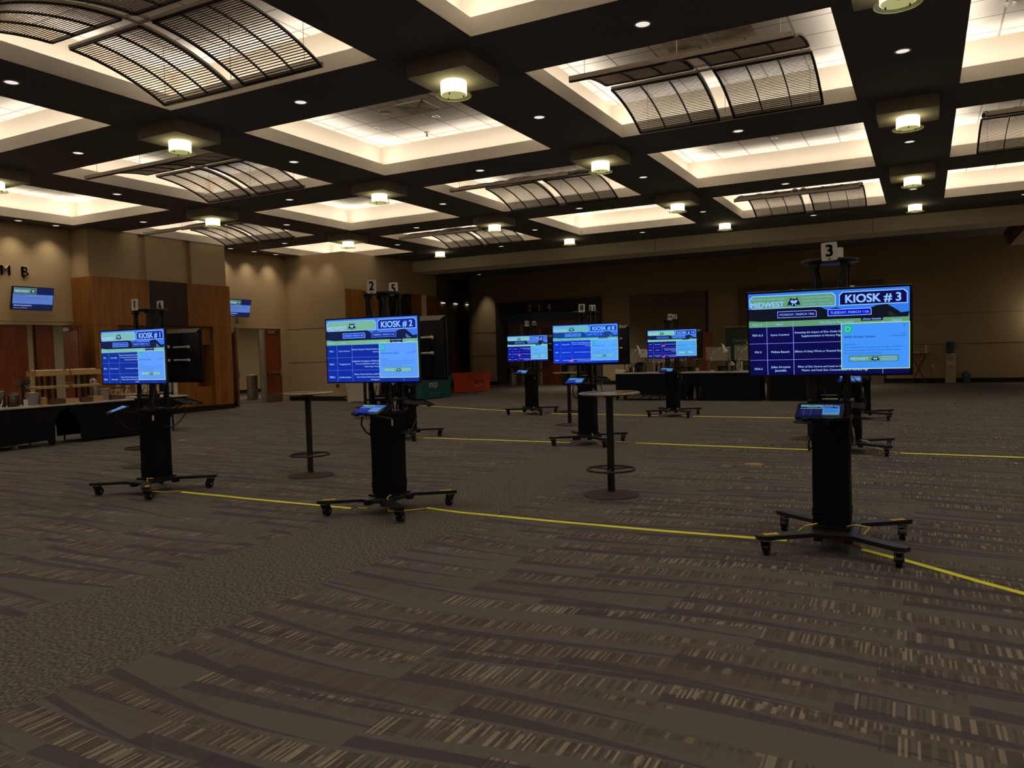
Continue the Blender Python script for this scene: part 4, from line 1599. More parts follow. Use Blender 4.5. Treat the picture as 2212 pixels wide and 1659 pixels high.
def kiosk(n, nb, x, y, label, tvyaw=2.5, tvz=1.585, tvx=0.0, tab=(0.0, -0.50, 1.03, 22, 0), stickers=(1,), front=True, cord=None, back_n=None, backtab=True, tvy=-0.235, tvtilt=0.0, bsx=-0.03, bz=0.0):
    t = thing('poster_kiosk', label, 'kiosk', (x, y, 0), 0, 'double sided poster kiosks')
    inst('base_plate', K('base_plate', plate_fn), t)
    for i, (sx, sy) in LEGFLIP.items():
        lg = inst('leg', flip_mesh(K('leg', leg_fn), sx, sy, 'leg:%d' % i), t)
        inst('caster', flip_mesh(K('caster', caster_fn), sx, sy, 'caster:%d' % i), lg)
        inst('wheel', flip_mesh(K('wheel', wheel_fn), sx, sy, 'wheel:%d' % i), lg)
        if i in stickers:
            b = MB()
            cx_, cy_ = sx * 0.40, -sy * 0.405
            b.M = Matrix.Translation((cx_, cy_, 0.153)) @ Matrix.Rotation(math.radians(-38 * sx * sy), 4, 'Z')
            b.box(-0.055, -0.022, 0, 0.055, 0.022, 0.0012, M_STICK)
            b.text('CAUTION', (-0.01, 0.007, 0.0018), (1, 0, 0), (0, 1, 0), M_INK, width=0.07, bold=0.02)
            b.text('TRIP HAZARD', (-0.01, -0.009, 0.0018), (1, 0, 0), (0, 1, 0), M_INK, width=0.08)
            b.build('warning_sticker', lg, 'yellow warning sticker')
    inst('fabric_sleeve', K('fabric_sleeve', sleeve_fn), t, (OX_, OY_, 0))
    for sx in (-1, 1):
        for sy in (-1, 1):
            inst('post', K('post', post_fn), t, (OX_ + sx * 0.108, OY_ + sy * 0.10, 0))
    inst('brace', K('brace', brace_fn), t, (OX_, OY_, 0))
    inst('shelf', K('shelf', shelf_fn), t, (OX_, OY_, 0))
    inst('top_plate', K('top_plate', top_fn), t, (OX_, OY_, 0))
    inst('cable', K('cable', cable_fn), t, (OX_, OY_, 0))
    # televisions, back to back
    for side in (0, 1):
        a = math.radians(tvyaw) + (math.pi if side else 0)
        e = inst('television', K('television', tv_case), t, (tvx, tvy if side == 0 else 0.27, tvz if side == 0 else 1.575), (0, 0, a))
        if side == 0 and tvtilt:
            e.rotation_euler = (math.radians(tvtilt), 0, a)
        inst('shell_edge', K('shell_edge', tv_top), e)
        inst('rating_label', flip_mesh(K('rating_label', tv_label), -1 if side else 1, 1, 'rl%d' % side), e)
        inst('wall_mount', K('wall_mount', mount), e)
        for rz_ in (0.10, -0.05):
            inst('mount_rod', flip_mesh(K('mount_rod', rods), -1 if side else 1, 1, 'rod%d' % side), e, (0, 0, rz_))
        if side == 0 and front:
            screen(e, n)
    # tablets on arms
    for side in ((0, 1) if backtab else (0,)):
        tx, ty, tz, tilt, yw = tab
        if side:
            tx, ty, tz, tilt, yw = -0.02, -0.50, 1.03, 18, 0
        ar = inst('tablet_arm', K('tablet_arm', arm_fn), t, (tx * 0.6, 0, 0), (0, 0, math.pi if side else 0))
        tb = inst('tablet', K('tablet', tablet_fn), t)
        R_ = Matrix.Rotation(math.radians(yw), 4, 'Z') @ Matrix.Rotation(math.radians(tilt), 4, 'X')
        tb.matrix_basis = Matrix.Rotation(math.pi if side else 0, 4, 'Z') @ Matrix.Translation((tx, ty, tz)) @ R_
        if side == 0:
            s = screen(tb, n, 0.262, 0.165, False, 'tablet_screen')
            s.matrix_basis = Matrix.Translation((0, 0, 0.0015)) @ Matrix.Rotation(math.radians(-90), 4, 'X') @ Matrix.Identity(4)
    # number boards
    for side, num in ((0, n), (1, nb)):
        if num is None:
            continue
        sg = inst('number_board', K('number_board', sign_fn), t, (-0.01 if side == 0 else bsx, OY_ - 0.201 if side == 0 else OY_ + 0.175, 2.118 + bz))
        if not (n == 3 and side == 1):
            MB().text(str(num), (0, -0.0058, 0.062), (1, 0, 0), (0, 0, 1), M_INK, height=0.085 if num < 10 else 0.08, bold=0.03).build('numeral', sg)
        if side == 0:
            sg.rotation_euler = (0, math.radians((num % 3 - 1) * 2), 0)
    MB().box(0.132, -0.10, 0.84, 0.134, -0.075, 0.90, M_PAPER).build('paper_tag', t, 'small white paper tag')
    if cord:
        b = MB()
        for pts in cord:
            b.tube(pts, 0.006, M_CORD, 8)
        b.build('power_cord', t, 'yellow power cord')
    return t


CORD_R = [[(0.08, -0.08, 0.17), (0.13, -0.18, 0.19), (0.17, -0.20, 0.10), (0.20, -0.05, 0.012), (0.32, 0.02, 0.008)]]
CORD_L = [[(-0.12, -0.08, 0.17), (-0.14, -0.12, 0.10), (-0.22, -0.06, 0.02), (-0.36, -0.04, 0.008)]]
kiosk(1, 6, -7.97, 6.09, 'poster kiosk reading KIOSK # 1 in front of the wood clad wall', 0.9, 1.577, 0.03, (0.04, -0.46, 1.0, 18, -28), (0,), cord=[[(0.08, -0.08, 0.17), (0.13, -0.20, 0.19), (0.17, -0.22, 0.05), (0.22, -0.02, 0.008), (0.35, 0.07, 0.008)]], bsx=-0.06)
kiosk(2, 5, -4.64, 6.15, 'poster kiosk reading KIOSK # 2, between two bar tables left of centre', 1.1, 1.57, 0.01, (0.17, -0.46, 1.03, 20, 0), (1, 2), cord=[[(0.08, -0.08, 0.17), (0.13, -0.20, 0.17), (0.14, -0.2, 0.04), (0.2, 0.02, 0.008), (0.32, 0.17, 0.008)], CORD_L[0]], tvy=-0.21)
kiosk(3, 4, -0.59, 6.21, 'nearest poster kiosk with screen reading KIOSK # 3, on the right', 4.2, 1.59, -0.03, (-0.05, -0.50, 1.055, 24, 0), (1, 2), cord=[[(0.08, -0.06, 0.17), (0.14, -0.16, 0.21), (0.24, -0.16, 0.20), (0.20, -0.22, 0.16)], [(-0.12, -0.06, 0.18), (-0.2, -0.14, 0.17), (-0.28, -0.12, 0.10), (-0.3, 0.0, 0.01)]], tvy=-0.215, tvtilt=7.5, bsx=-0.005)
kiosk(7, 12, -8.32, 11.64, 'poster kiosk mostly hidden behind kiosk 2, board 12 on top', 2.5, 1.585, 0, cord=[[(0.08, -0.08, 0.17), (0.16, -0.16, 0.15), (0.22, -0.10, 0.03), (0.27, 0.08, 0.008)]], stickers=())
kiosk(8, 11, -4.79, 11.67, 'poster kiosk with screen reading KIOSK # 8, behind a bar table', 5.5, 1.607, 0.07, (0.0, -0.5, 1.04, 22, 0), (1,), cord=[CORD_R[0], [(-0.1, -0.08, 0.16), (-0.2, -0.2, 0.16), (-0.27, -0.12, 0.02), (-0.31, 0.0, 0.008)]], bsx=0.02)
kiosk(9, 10, -0.88, 11.77, 'poster kiosk directly behind kiosk 3, board 9 peeping over its screen', 2.5, 1.585, 0, cord=[[(0.08, -0.06, 0.17), (0.2, -0.12, 0.16), (0.28, -0.02, 0.06), (0.42, 0.10, 0.008), (0.55, -0.04, 0.008)]], stickers=(), bz=0.05)
kiosk(13, 18, -8.39, 16.9, 'small distant poster kiosk reading KIOSK # 13 in front of room 214', 0, 1.578, 0.03, cord=CORD_R, stickers=(), bsx=0)
kiosk(14, 17, -4.90, 16.89, 'distant poster kiosk reading KIOSK # 14 in front of black buffet tables', 3.4, 1.586, 0.05, cord=[CORD_R[0], [(-0.05, -0.08, 0.17), (-0.06, -0.3, 0.16), (-0.04, -0.31, 0.02)]], stickers=(), bsx=-0.01)
kiosk(15, 16, -1.05, 16.87, 'farthest poster kiosk behind kiosks 3 and 9, only one foot showing', 2.5, 1.585, 0, stickers=())

# ------------------------------------------------------------------ cocktail tables
def bar_table(x, y, label, h=1.07, rz=0.3):
    t = thing('bar_table', label, 'table', (x, y, 0), rz, 'tall round bar tables')
    inst('tabletop', K('tabletop', lambda b: b.lathe([(0.001, h - 0.02), (0.295, h - 0.02), (0.305, h - 0.012), (0.305, h - 0.003), (0.300, h), (0.001, h)], M_TOP, 64)), t)
    inst('metal_rim', K('metal_rim', lambda b: b.lathe([(0.300, h - 0.024), (0.312, h - 0.022), (0.318, h - 0.012), (0.314, h - 0.002), (0.303, h + 0.001), (0.299, h - 0.002)], M_FOIL, 72, cap=False)), t)
    inst('support_plate', K('support_plate', lambda b: b.lathe([(0.001, h - 0.055), (0.05, h - 0.055), (0.10, h - 0.03), (0.11, h - 0.021), (0.001, h - 0.021)], M_RING, 24)), t)
    inst('column', K('column', lambda b: b.lathe([(0.038, 0.035), (0.038, h - 0.05)], M_BLACK, 24)), t)

    def ring(b):
        n = 48
        b.tube([(0.245 * math.cos(2 * math.pi * i / n), 0.245 * math.sin(2 * math.pi * i / n), 0.27) for i in range(n)], 0.012, M_RING, 10, True)
        for k in range(3):
            a = 2 * math.pi * k / 3 + 0.5
            b.cyl((0.035 * math.cos(a), 0.035 * math.sin(a), 0.27), (0.24 * math.cos(a), 0.24 * math.sin(a), 0.27), 0.009, M_RING, 8)
    inst('foot_ring', K('foot_ring', ring), t)
    inst('base', K('base', lambda b: b.lathe([(0.285, 0.0), (0.29, 0.004), (0.285, 0.010), (0.20, 0.022), (0.10, 0.034), (0.045, 0.042), (0.001, 0.042)], M_RING, 56)), t)
    return t


bar_table(-2.89, 7.62, 'tall round bar table mirroring a blue screen, right of centre')
bar_table(-6.98, 7.62, 'tall round bar table between kiosk 1 and kiosk 2', rz=1.0)
bar_table(-10.06, 7.52, 'bar table mostly hidden behind kiosk 1, ring and foot showing', rz=2.0)
bar_table(-6.36, 14.50, 'distant bar table between kiosk 13 and kiosk 8', rz=0.7)
bar_table(-12.02, 15.12, 'distant bar table behind the tablet of kiosk 2', rz=0.2)
bar_table(-1.62, 13.15, 'bar table hidden behind kiosk 3, edge of its ring showing', rz=0.9)


# ------------------------------------------------------------------ tape over the cables
def tape(pts, label, w_=0.05, group='yellow cable tape strips'):
    b = MB()
    P = [Vector((p[0], p[1], 0)) for p in pts]
    # resample with slight wobble
    Q = []
    for i in range(len(P) - 1):
        n = max(2, int((P[i + 1] - P[i]).length / 0.25))
        for k in range(n):
            Q.append(P[i].lerp(P[i + 1], k / n))
    Q.append(P[-1])
    vs, fs = [], []
    random.seed(len(Q))
    prof = [(-0.5, 0.001), (-0.22, 0.003), (-0.1, 0.009), (0.1, 0.009), (0.22, 0.003), (0.5, 0.001)]
    for i, q in enumerate(Q):
        d = (Q[min(i + 1, len(Q) - 1)] - Q[max(i - 1, 0)]).normalized()
        nrm = Vector((-d.y, d.x, 0))
        off = random.uniform(-0.004, 0.004)
        for a, z in prof:
            p = q + nrm * (a * w_ + off)
            vs.append((p.x, p.y, z + random.uniform(0, 0.0015) + 0.0005))
    m_ = len(prof)
    for i in range(len(Q) - 1):
        for k in range(m_ - 1):
            fs.append((i * m_ + k, (i + 1) * m_ + k, (i + 1) * m_ + k + 1, i * m_ + k + 1))
    b.add(vs, fs, M_TAPE)
    o = b.build('cable_tape')
    return tag(o, label, 'tape', group)


tape([(-7.60, 6.16), (-6.3, 6.11), (-5.06, 6.09)], 'yellow tape strip ending under the left foot of kiosk 2')
tape([(-4.34, 6.37), (-3.9, 6.29), (-3.0, 6.26), (-1.9, 6.24), (-0.95, 6.27)], 'longest near yellow tape strip, passing before the mirroring bar table')
tape([(-0.41, 6.19), (-0.1, 5.96), (0.51, 5.45), (1.35, 4.75)], 'yellow tape strip running from kiosk 3 out of the right edge')
tape([(-8.02, 11.72), (-6.6, 11.72), (-5.12, 11.70)], 'yellow tape strip between the kiosks 7 and 8')
tape([(-4.09, 11.93), (-2.8, 11.84), (-1.35, 11.76)], 'yellow tape strip between kiosk 8 and the kiosk behind kiosk 3')
tape([(-0.30, 11.73), (1.1, 11.68), (3.2, 11.6)], 'yellow tape strip from the kiosk behind kiosk 3 to the right edge')
tape([(-16.2, 20.95), (-13.2, 19.1), (-9.38, 17.58), (-8.55, 17.25)], 'long far yellow tape strip from the white cloth to kiosk 13')
tape([(-7.95, 17.05), (-6.6, 16.93), (-5.25, 16.85)], 'far yellow tape strip between kiosk 13 and kiosk 14')
tape([(-4.45, 16.80), (-3.0, 16.74), (-1.4, 16.7)], 'far yellow tape strip right of kiosk 14')
b = MB().tube([(-4.18, 11.93, 0.008), (-4.35, 11.98, 0.008), (-4.45, 11.95, 0.01)], 0.006, M_CORD, 6)
tag(b.build('extension_cord'), 'short yellow cord at the tape end beside kiosk 8', 'cord')
b = MB().tube([(-0.42, 6.20, 0.010), (-0.50, 6.30, 0.014), (-0.58, 6.36, 0.016), (-0.62, 6.40, 0.014)], 0.007, M_ORCORD, 6).cyl((-0.60, 6.38, 0.016), (-0.66, 6.44, 0.016), 0.016, M_ORCORD, 10)
tag(b.build('extension_cord'), 'orange cord end with plug under kiosk 3', 'cord')
b = MB().tube([(-16.75, 20.9, 0.01), (-16.9, 20.75, 0.012), (-16.95, 20.4, 0.08), (-16.9, 20.2, 0.14), (-16.85, 20.5, 0.12), (-16.7, 20.75, 0.02), (-16.4, 20.85, 0.01)], 0.008, M_CORD, 6)
tag(b.build('extension_cord'), 'loop of yellow cord on the floor beside the white cloth', 'cord')
b = MB()
for (x, y) in ((-12.55, 10.22),):
    b.lathe([(0.001, 0.012), (0.05, 0.010), (0.085, 0.001)], M_CONE, 18, (0, 0, 0))
o = b.build('floor_disc')
o.location = (-12.55, 10.22, 0.001)
tag(o, 'small tan disc on the carpet right of kiosk 1', 'floor cover', 'tan discs on the carpet')
o = inst('floor_disc', o.data, None, (-1.93, 10.16, 0.001))
o.scale = (1.35, 1.0, 1.6)
tag(o, 'small tan disc on the carpet left of kiosk 3', 'floor cover', 'tan discs on the carpet')


# ------------------------------------------------------------------ covered tables
def spandex_outline(L, H, legw, lift, arch):
    """front outline of a stretch cover: legs at both ends, the cloth arching up a little between them"""
    pts = [(0.0, H), (0.0, 0.30), (0.012, 0.0), (legw, 0.0), (legw + 0.05, lift)]
    n = 10
    for i in range(1, n):
        f = i / n
        pts.append((legw + 0.05 + (L - 2 * legw - 0.1) * f, lift + arch * math.sin(math.pi * f)))
    pts += [(L - legw - 0.05, lift), (L - legw, 0.0), (L - 0.012, 0.0), (L, 0.30), (L, H)]
    return pts


def covered_table(label, loc, rz, L, D, H, top_m, lift=0.09, group=None, flare=0.0):
    """local x along the front, y into the depth; front at y=0"""
    t = thing('buffet_table', label, 'table', loc, rz, group)
    o = MB().box(-0.01, -0.015, H - 0.035, L + 0.01, D, H, top_m).build('tabletop', t)
    bev(o, 0.006, 2)
    b = MB()
    pts = spandex_outline(L, H - 0.036, 0.06, lift, 0.02)
    b.prism([(a, c) for a, c in pts], 0.0, 0.012, M_SPANDEX, 'y')
    b.prism([(a, c) for a, c in pts], D - 0.03, D - 0.018, M_SPANDEX, 'y')
    side = spandex_outline(D - 0.042, H - 0.036, 0.05, lift, 0.02)
    for x0 in (0.0, L - 0.012):
        b.prism([(0.012 + a, c) for a, c in side], x0, x0 + 0.012, M_SPANDEX, 'x')
    b.build('stretch_cover', t)
    for x0 in (0.04, L - 0.04):
        for y0 in (0.05, D - 0.08):
            MB().cyl((x0, y0, 0.0), (x0, y0, H - 0.04), 0.016, M_BLACK, 10).build('leg', t)
    return t


# run on the left: two tables whose covers meet under an arch
def left_table(label, ya, yb, right_open, left_open):
    t = thing('buffet_table', label, 'table', (-14.4, ya, 0), math.pi / 2, 'black covered tables on the left')
    L, D, H = yb - ya, 0.78, 0.765
    o = MB().box(0.002, -0.02, H - 0.035, L - 0.002, D, H, M_EDGE).build('tabletop', t)
    bev(o, 0.006, 2)
    pts = [(0.0, H - 0.037)]
    if left_open:
        pts += [(0.0, 0.60), (0.06, 0.56), (0.16, 0.42), (0.20, 0.28), (0.21, 0.09), (0.26, 0.0), (0.36, 0.0), (0.42, 0.06)]
    else:
        pts += [(0.0, 0.05)]
    if right_open:
        pts += [(L - 0.45, 0.11), (L - 0.42, 0.03), (L - 0.40, 0.0), (L - 0.32, 0.0), (L - 0.30, 0.08), (L - 0.29, 0.48), (L - 0.20, 0.60), (L - 0.05, 0.68), (L, 0.69)]
    else:
        pts += [(L - 0.80, 0.0), (L - 0.66, 0.0), (L - 0.60, 0.14), (L - 0.35, 0.42), (L - 0.08, 0.66), (L, 0.70)]
    pts += [(L, H - 0.037)]
    b = MB()
    b.prism(pts, 0.0, 0.012, M_SPANDEX, 'y')
    b.prism([(a, max(c, 0.1) if c < H - 0.04 else c) for a, c in pts], D - 0.03, D - 0.018, M_SPANDEX, 'y')
    b.build('stretch_cover', t)
    for x0 in (0.32, L - 0.36) if left_open else (0.1, L - 0.36):
        for y0 in (0.05, D - 0.08):
            MB().cyl((x0, y0, 0.0), (x0, y0, H - 0.04), 0.018, M_BLACK, 10).build('leg', t)
    return t


left_table('black covered table with pale top at the left edge of the photo', 7.0, 9.22, True, False)
left_table('black covered table with pale top ending behind kiosk 1', 9.22, 11.92, False, True)
o = MB().lathe([(0.05, 0), (0.055, 0.0), (0.055, 0.09), (0.05, 0.09), (0.05, 0.01), (0.001, 0.01)], M_PAPER, 20).build('paper_cup')
o.location = (-14.62, 8.30, 0)
tag(o, 'white cup standing on the floor under the left table', 'cup')

ZT1 = 0.766


def put(name, label, cat, x, y, z=ZT1, rz=0.0, group=None):
    return thing(name, label, cat, (x, y, z), rz, group)


def jar(x, y, r, h, label):
    t = put('storage_jar', label, 'jar', x, y, group='glass jars at the left table edge')
    MB().lathe([(0.001, 0), (r, 0), (r * 1.02, h * 0.1), (r, h * 0.72), (r * 0.8, h * 0.82)], M_AMBER, 28).build('body', t)
    MB().lathe([(r * 0.8, h * 0.82), (r * 0.92, h * 0.86), (r * 0.92, h * 0.9), (r * 0.75, h * 0.93), (0.02, h * 0.95), (0.02, h), (r * 0.9, h), (r * 0.9, h * 1.02), (0.001, h * 1.02)], M_GLASS, 28).build('lid', t)
    MB().tube([(r * 0.95 * math.cos(a), r * 0.95 * math.sin(a), h * 0.84) for a in [i * math.pi / 8 for i in range(16)]], 0.005, M_CHROME, 6, True).build('clasp_ring', t)


jar(-14.72, 8.12, 0.10, 0.33, 'tallest glass jar with clasp lid at the left edge')
jar(-14.62, 8.30, 0.075, 0.26, 'shorter brown filled glass jar next to the tallest one')
jar(-14.78, 8.43, 0.08, 0.26, 'glass jar behind the small white card')
t = put('scoop', 'curved glass scoop handle at the very left edge of the table', 'scoop', -14.55, 8.05)
MB().tube([(0, 0, 0.01), (0.0, 0.04, 0.10), (0, 0.05, 0.18)], 0.01, M_CHROME, 8).lathe([(0.001, 0.0), (0.05, 0.0), (0.055, 0.01)], M_PAPER, 16).build('handle', t)
t = put('label_card', 'small white card standing before the glass jars', 'card', -14.50, 8.47)
MB().box(-0.003, -0.04, 0, 0.003, 0.04, 0.125, M_PAPER).build('card', t)
MB().box(-0.02, -0.035, 0, 0.02, 0.035, 0.01, M_PAPER).build('foot', t)


def bucket(x, y, r, h, label, m_=M_GREYTUB):
    t = put('metal_bucket', label, 'bucket', x, y, group='grey buckets on the left table')
    MB().lathe([(0.001, 0), (r * 0.72, 0), (r * 0.74, 0.01), (r, h), (r * 0.95, h), (r * 0.7, 0.02), (0.001, 0.02)], m_, 32).build('body', t)
    MB().tube([(r * math.cos(i * math.pi / 12), r * math.sin(i * math.pi / 12), h) for i in range(24)], 0.007, M_STEEL, 6, True).build('rim', t)
    for s in (-1, 1):
        MB().box(-0.012, s * r, h - 0.04, 0.012, s * (r + 0.03), h - 0.025, M_STEEL).build('lug', t)


bucket(-14.62, 8.66, 0.115, 0.235, 'grey flared bucket right of the white card')
bucket(-14.60, 10.08, 0.105, 0.235, 'grey flared bucket near the left edge of kiosk 1')
t = put('napkin_box', 'small brown square box between bucket and crates', 'box', -14.56, 8.82)
MB().box(-0.05, -0.05, 0, 0.05, 0.05, 0.13, M_OAK).build('body', t)
MB().box(-0.04, -0.04, 0.131, 0.04, 0.04, 0.14, M_PAPER).build('napkins', t)


def crate(x, y, z, lx, ly, h, m_, label, fill=None, group='wooden crates of the snack display'):
    t = put('wooden_crate', label, 'crate', x, y, z, 0, group)
    b = MB()
    q = 0.012
    b.box(-lx / 2, -ly / 2, 0, lx / 2, ly / 2, 0.012, m_)
    b.box(-lx / 2, -ly / 2, 0.012, -lx / 2 + q, ly / 2, h, m_)
    b.box(lx / 2 - q, -ly / 2, 0.012, lx / 2, ly / 2, h, m_)
    b.box(-lx / 2 + q, -ly / 2, 0.012, lx / 2 - q, -ly / 2 + q, h, m_)
    b.box(-lx / 2 + q, ly / 2 - q, 0.012, lx / 2 - q, ly / 2, h, m_)
    b.box(-lx / 2 + q, -ly / 2 + q, h * 0.75, lx / 2 - q, ly / 2 - q, h * 0.78, m_)
    b.build('body', t)
    return t


crate(-14.50, 9.02, ZT1, 0.17, 0.26, 0.10, M_WALNUT, 'dark brown crate on the table, left end of the lower row')
crate(-14.50, 9.30, ZT1, 0.17, 0.26, 0.09, M_PINE, 'light crate on the table behind the folded napkin')
crate(-14.50, 9.60, ZT1, 0.17, 0.22, 0.09, M_WALNUT, 'brown crate on the table right of the arch')
crate(-14.50, 9.83, ZT1, 0.17, 0.21, 0.11, M_PINE, 'light crate on the table beside the right bucket')


def riser(x, y, ly, label, fill_m, fill_lab):
    t = put('display_riser', label, 'display stand', x, y, ZT1, 0, 'two tier snack risers')
    for s in (-1, 1):
        for a in (-0.09, 0.09):
            MB().box(a - 0.016, s * 0.07 - 0.016, 0, a + 0.016, s * 0.07 + 0.016, 0.53, M_BLACK).build('post', t)
    MB().box(-0.16, -ly / 2, 0.29, 0.16, ly / 2, 0.325, M_OAK).build('shelf', t)
    MB().box(-0.14, -ly / 2 + 0.02, 0.326, 0.14, ly / 2 - 0.02, 0.345, fill_m).build('sachet_layer', t)
    b = MB()
    z = 0.53
    b.box(-0.17, -ly / 2, z, 0.17, ly / 2, z + 0.015, M_OAK)
    b.box(0.155, -ly / 2, z + 0.015, 0.17, ly / 2, z + 0.10, M_PINE)
    b.box(-0.17, -ly / 2, z + 0.015, -0.155, ly / 2, z + 0.10, M_PINE)
    b.box(-0.155, -ly / 2, z + 0.015, 0.155, -ly / 2 + 0.015, z + 0.10, M_OAK)
    b.box(-0.155, ly / 2 - 0.015, z + 0.015, 0.155, ly / 2, z + 0.10, M_OAK)
    b.box(-0.155, -ly / 2 + 0.015, z + 0.06, 0.155, ly / 2 - 0.015, z + 0.075, M_PINE)
    b.build('tray', t)


riser(-14.80, 9.09, 0.62, 'left two tier wooden riser heaped with snacks', M_MINT, '')
riser(-14.80, 9.76, 0.60, 'right two tier wooden riser heaped with snacks', M_SNACK, '')
random.seed(9)
sn = MB()
sn.add([(0.035 * math.cos(a) * math.cos(e_), 0.03 * math.sin(a) * math.cos(e_), 0.02 + 0.02 * math.sin(e_)) for e_ in (-1.2, -0.5, 0.2, 0.8, 1.35) for a in [i * math.pi / 5 for i in range(10)]],
       [(j * 10 + i, j * 10 + (i + 1) % 10, (j + 1) * 10 + (i + 1) % 10, (j + 1) * 10 + i) for j in range(4) for i in range(10)] + [tuple(range(40, 50)), tuple(range(9, -1, -1))], M_SNACK)
sn_me = sn.mesh('wrapped_snack')
k = 0
for yc, ly, nm in ((9.10, 0.5, 'left'), (9.78, 0.5, 'right')):
    for i in range(8):
        for j in range(2):
            o = inst('wrapped_snack', sn_me, None, (-14.87 + 0.12 * j + random.uniform(-.02, .02), yc - ly / 2 + 0.068 * i + random.uniform(-.006, .004), ZT1 + 0.612), (0, 0, random.uniform(0, 3)))
            tag(o, 'pale wrapped snack in the %s riser top tray, %s row, %s from the left' % (nm, ('back', 'front')[j], ordn[i]), 'snack', 'wrapped snacks in the top tray of the %s riser' % nm)
t = put('folded_napkin', 'white folded napkin on the table edge before the light crate', 'napkin', -14.47, 9.46)
t.scale = (0.7, 0.28, 0.7)
MB().add([(-0.07, -0.08, 0.0), (0.05, -0.10, 0.0), (0.06, 0.07, 0.0), (-0.05, 0.08, 0.0), (-0.05, -0.06, 0.035), (0.02, -0.05, 0.03), (0.03, 0.05, 0.012), (-0.03, 0.06, 0.03)],
         [(3, 2, 1, 0), (4, 5, 6, 7), (0, 1, 5, 4), (1, 2, 6, 5), (2, 3, 7, 6), (3, 0, 4, 7)], M_PAPER).build('cloth', t)
t = put('wire_basket', 'tangle of black wire basket behind the left riser', 'basket', -14.98, 8.70, ZT1)
b = MB()
for i in range(7):
    a = i * 0.45
    b.tube([(0.10 * math.cos(u_ + a) * 0.9, 0.14 * math.sin(u_), 0.42 + 0.05 * math.sin(2 * u_ + a)) for u_ in [j * math.pi / 8 for j in range(16)]], 0.006, M_BLACK, 6, True)
b.cyl((0, 0, 0), (0, 0, 0.42), 0.02, M_BLACK, 8)
b.build('wires', t)
t = put('coffee_urn', 'steel urn standing behind the right riser', 'urn', -15.08, 10.18, ZT1)
MB().lathe([(0.001, 0), (0.085, 0), (0.09, 0.02), (0.09, 0.36), (0.06, 0.42), (0.02, 0.44), (0.02, 0.47), (0.001, 0.47)], M_STEEL, 28).build('body', t)
MB().cyl((0.09, 0, 0.05), (0.14, 0, 0.05), 0.012, M_BLACK, 8).build('tap', t)
t = put('framed_box', 'small pale wooden frame right of the right bucket', 'frame', -14.60, 10.36, ZT1)
b = MB()
b.box(-0.05, -0.16, 0, 0.05, 0.16, 0.10, M_WALNUT)
b.build('plinth', t)
f = MB()
for (y0, y1, z0, z1) in ((-0.13, 0.13, 0.10, 0.115), (-0.13, 0.13, 0.185, 0.20), (-0.13, -0.115, 0.115, 0.185), (0.115, 0.13, 0.115, 0.185)):
    f.box(-0.012, y0, z0, 0.012, y1, z1, M_PINE)
f.build('frame', t)
# right half of the second table: plates, cups, dispensers
for k, (y, lab) in enumerate(((10.72, 'stack of white plates on a low tray, left of the posts of kiosk 1'), (11.02, 'stack of white saucers seen between the posts of kiosk 1'))):
    t = put('plate_stack', lab, 'plate stack', -14.62, y)
    MB().lathe([(0.001, 0), (0.08, 0), (0.12, 0.012), (0.12, 0.045), (0.08, 0.04), (0.001, 0.04)], M_POT, 28).build('plates', t)
for k, (y, h, lab) in enumerate(((10.62, 0.26, 'tall clear carafe behind the stacked plates'), (10.85, 0.24, 'clear carafe left of the kiosk 1 posts'))):
    t = put('glass_carafe', lab, 'carafe', -14.92, y, group='clear carafes on the left table')
    MB().lathe([(0.001, 0), (0.055, 0), (0.06, 0.02), (0.055, h * 0.6), (0.03, h * 0.8), (0.04, h)], M_GLASS, 24).build('body', t)
    MB().lathe([(0.03, h * 0.98), (0.043, h), (0.03, h + 0.02), (0.001, h + 0.02)], M_STEEL, 20).build('stopper', t)
for k, (y, lab) in enumerate(((11.12, 'left cereal dispenser seen between the posts of kiosk 1'), (11.42, 'right cereal dispenser seen between the posts of kiosk 1'))):
    t = put('drink_dispenser', lab, 'dispenser', -14.85, y, group='clear dispensers behind kiosk 1')
    MB().box(-0.09, -0.09, 0, 0.09, 0.09, 0.05, M_BLACK).build('base', t)
    MB().box(-0.08, -0.08, 0.05, 0.08, 0.08, 0.28, M_COOLER).build('tank', t)
    MB().box(-0.085, -0.085, 0.28, 0.085, 0.085, 0.30, M_STEEL).build('lid', t)
    MB().cyl((0.08, 0, 0.08), (0.13, 0, 0.08), 0.012, M_CHROME, 8).build('tap', t)
t = put('coffee_maker', 'dark boxy coffee maker at the right end of the left tables', 'coffee maker', -14.80, 11.66)
MB().box(-0.12, -0.11, 0, 0.12, 0.11, 0.34, M_PLAST).build('body', t)
MB().box(0.121, -0.08, 0.06, 0.125, 0.08, 0.28, M_GREYTUB).build('front_panel', t)
t = put('cup_tower', 'tower of stacked white cups beside the coffee maker', 'cup stack', -14.66, 11.83)
MB().lathe([(0.03, 0)] + [q for i in range(9) for q in ((0.042, 0.04 * i + 0.035), (0.036, 0.04 * i + 0.04))] + [(0.001, 0.36)], M_PAPER, 20).build('cups', t)
t = put('paper_stack', 'small pile of white papers at the end of the left tables', 'papers', -14.52, 11.45)
MB().box(-0.06, -0.11, 0, 0.06, 0.11, 0.02, M_PAPER).build('sheets', t)
MB().box(-0.05, -0.09, 0.021, 0.06, 0.1, 0.03, M_PAPER).build('top_sheet', t)

# ---- black buffet run in the middle distance
ZC2 = 0.80
covered_table('left black covered buffet table under the heat lamps', (-8.02, 21.70, 0), 0, 2.0, 0.76, ZC2, M_EDGE, 0.14, 'black buffet tables in the middle distance')
covered_table('middle black covered buffet table with the small white print', (-6.0, 21.70, 0), 0, 0.42, 0.76, ZC2, M_EDGE, 0.42, 'black buffet tables in the middle distance')


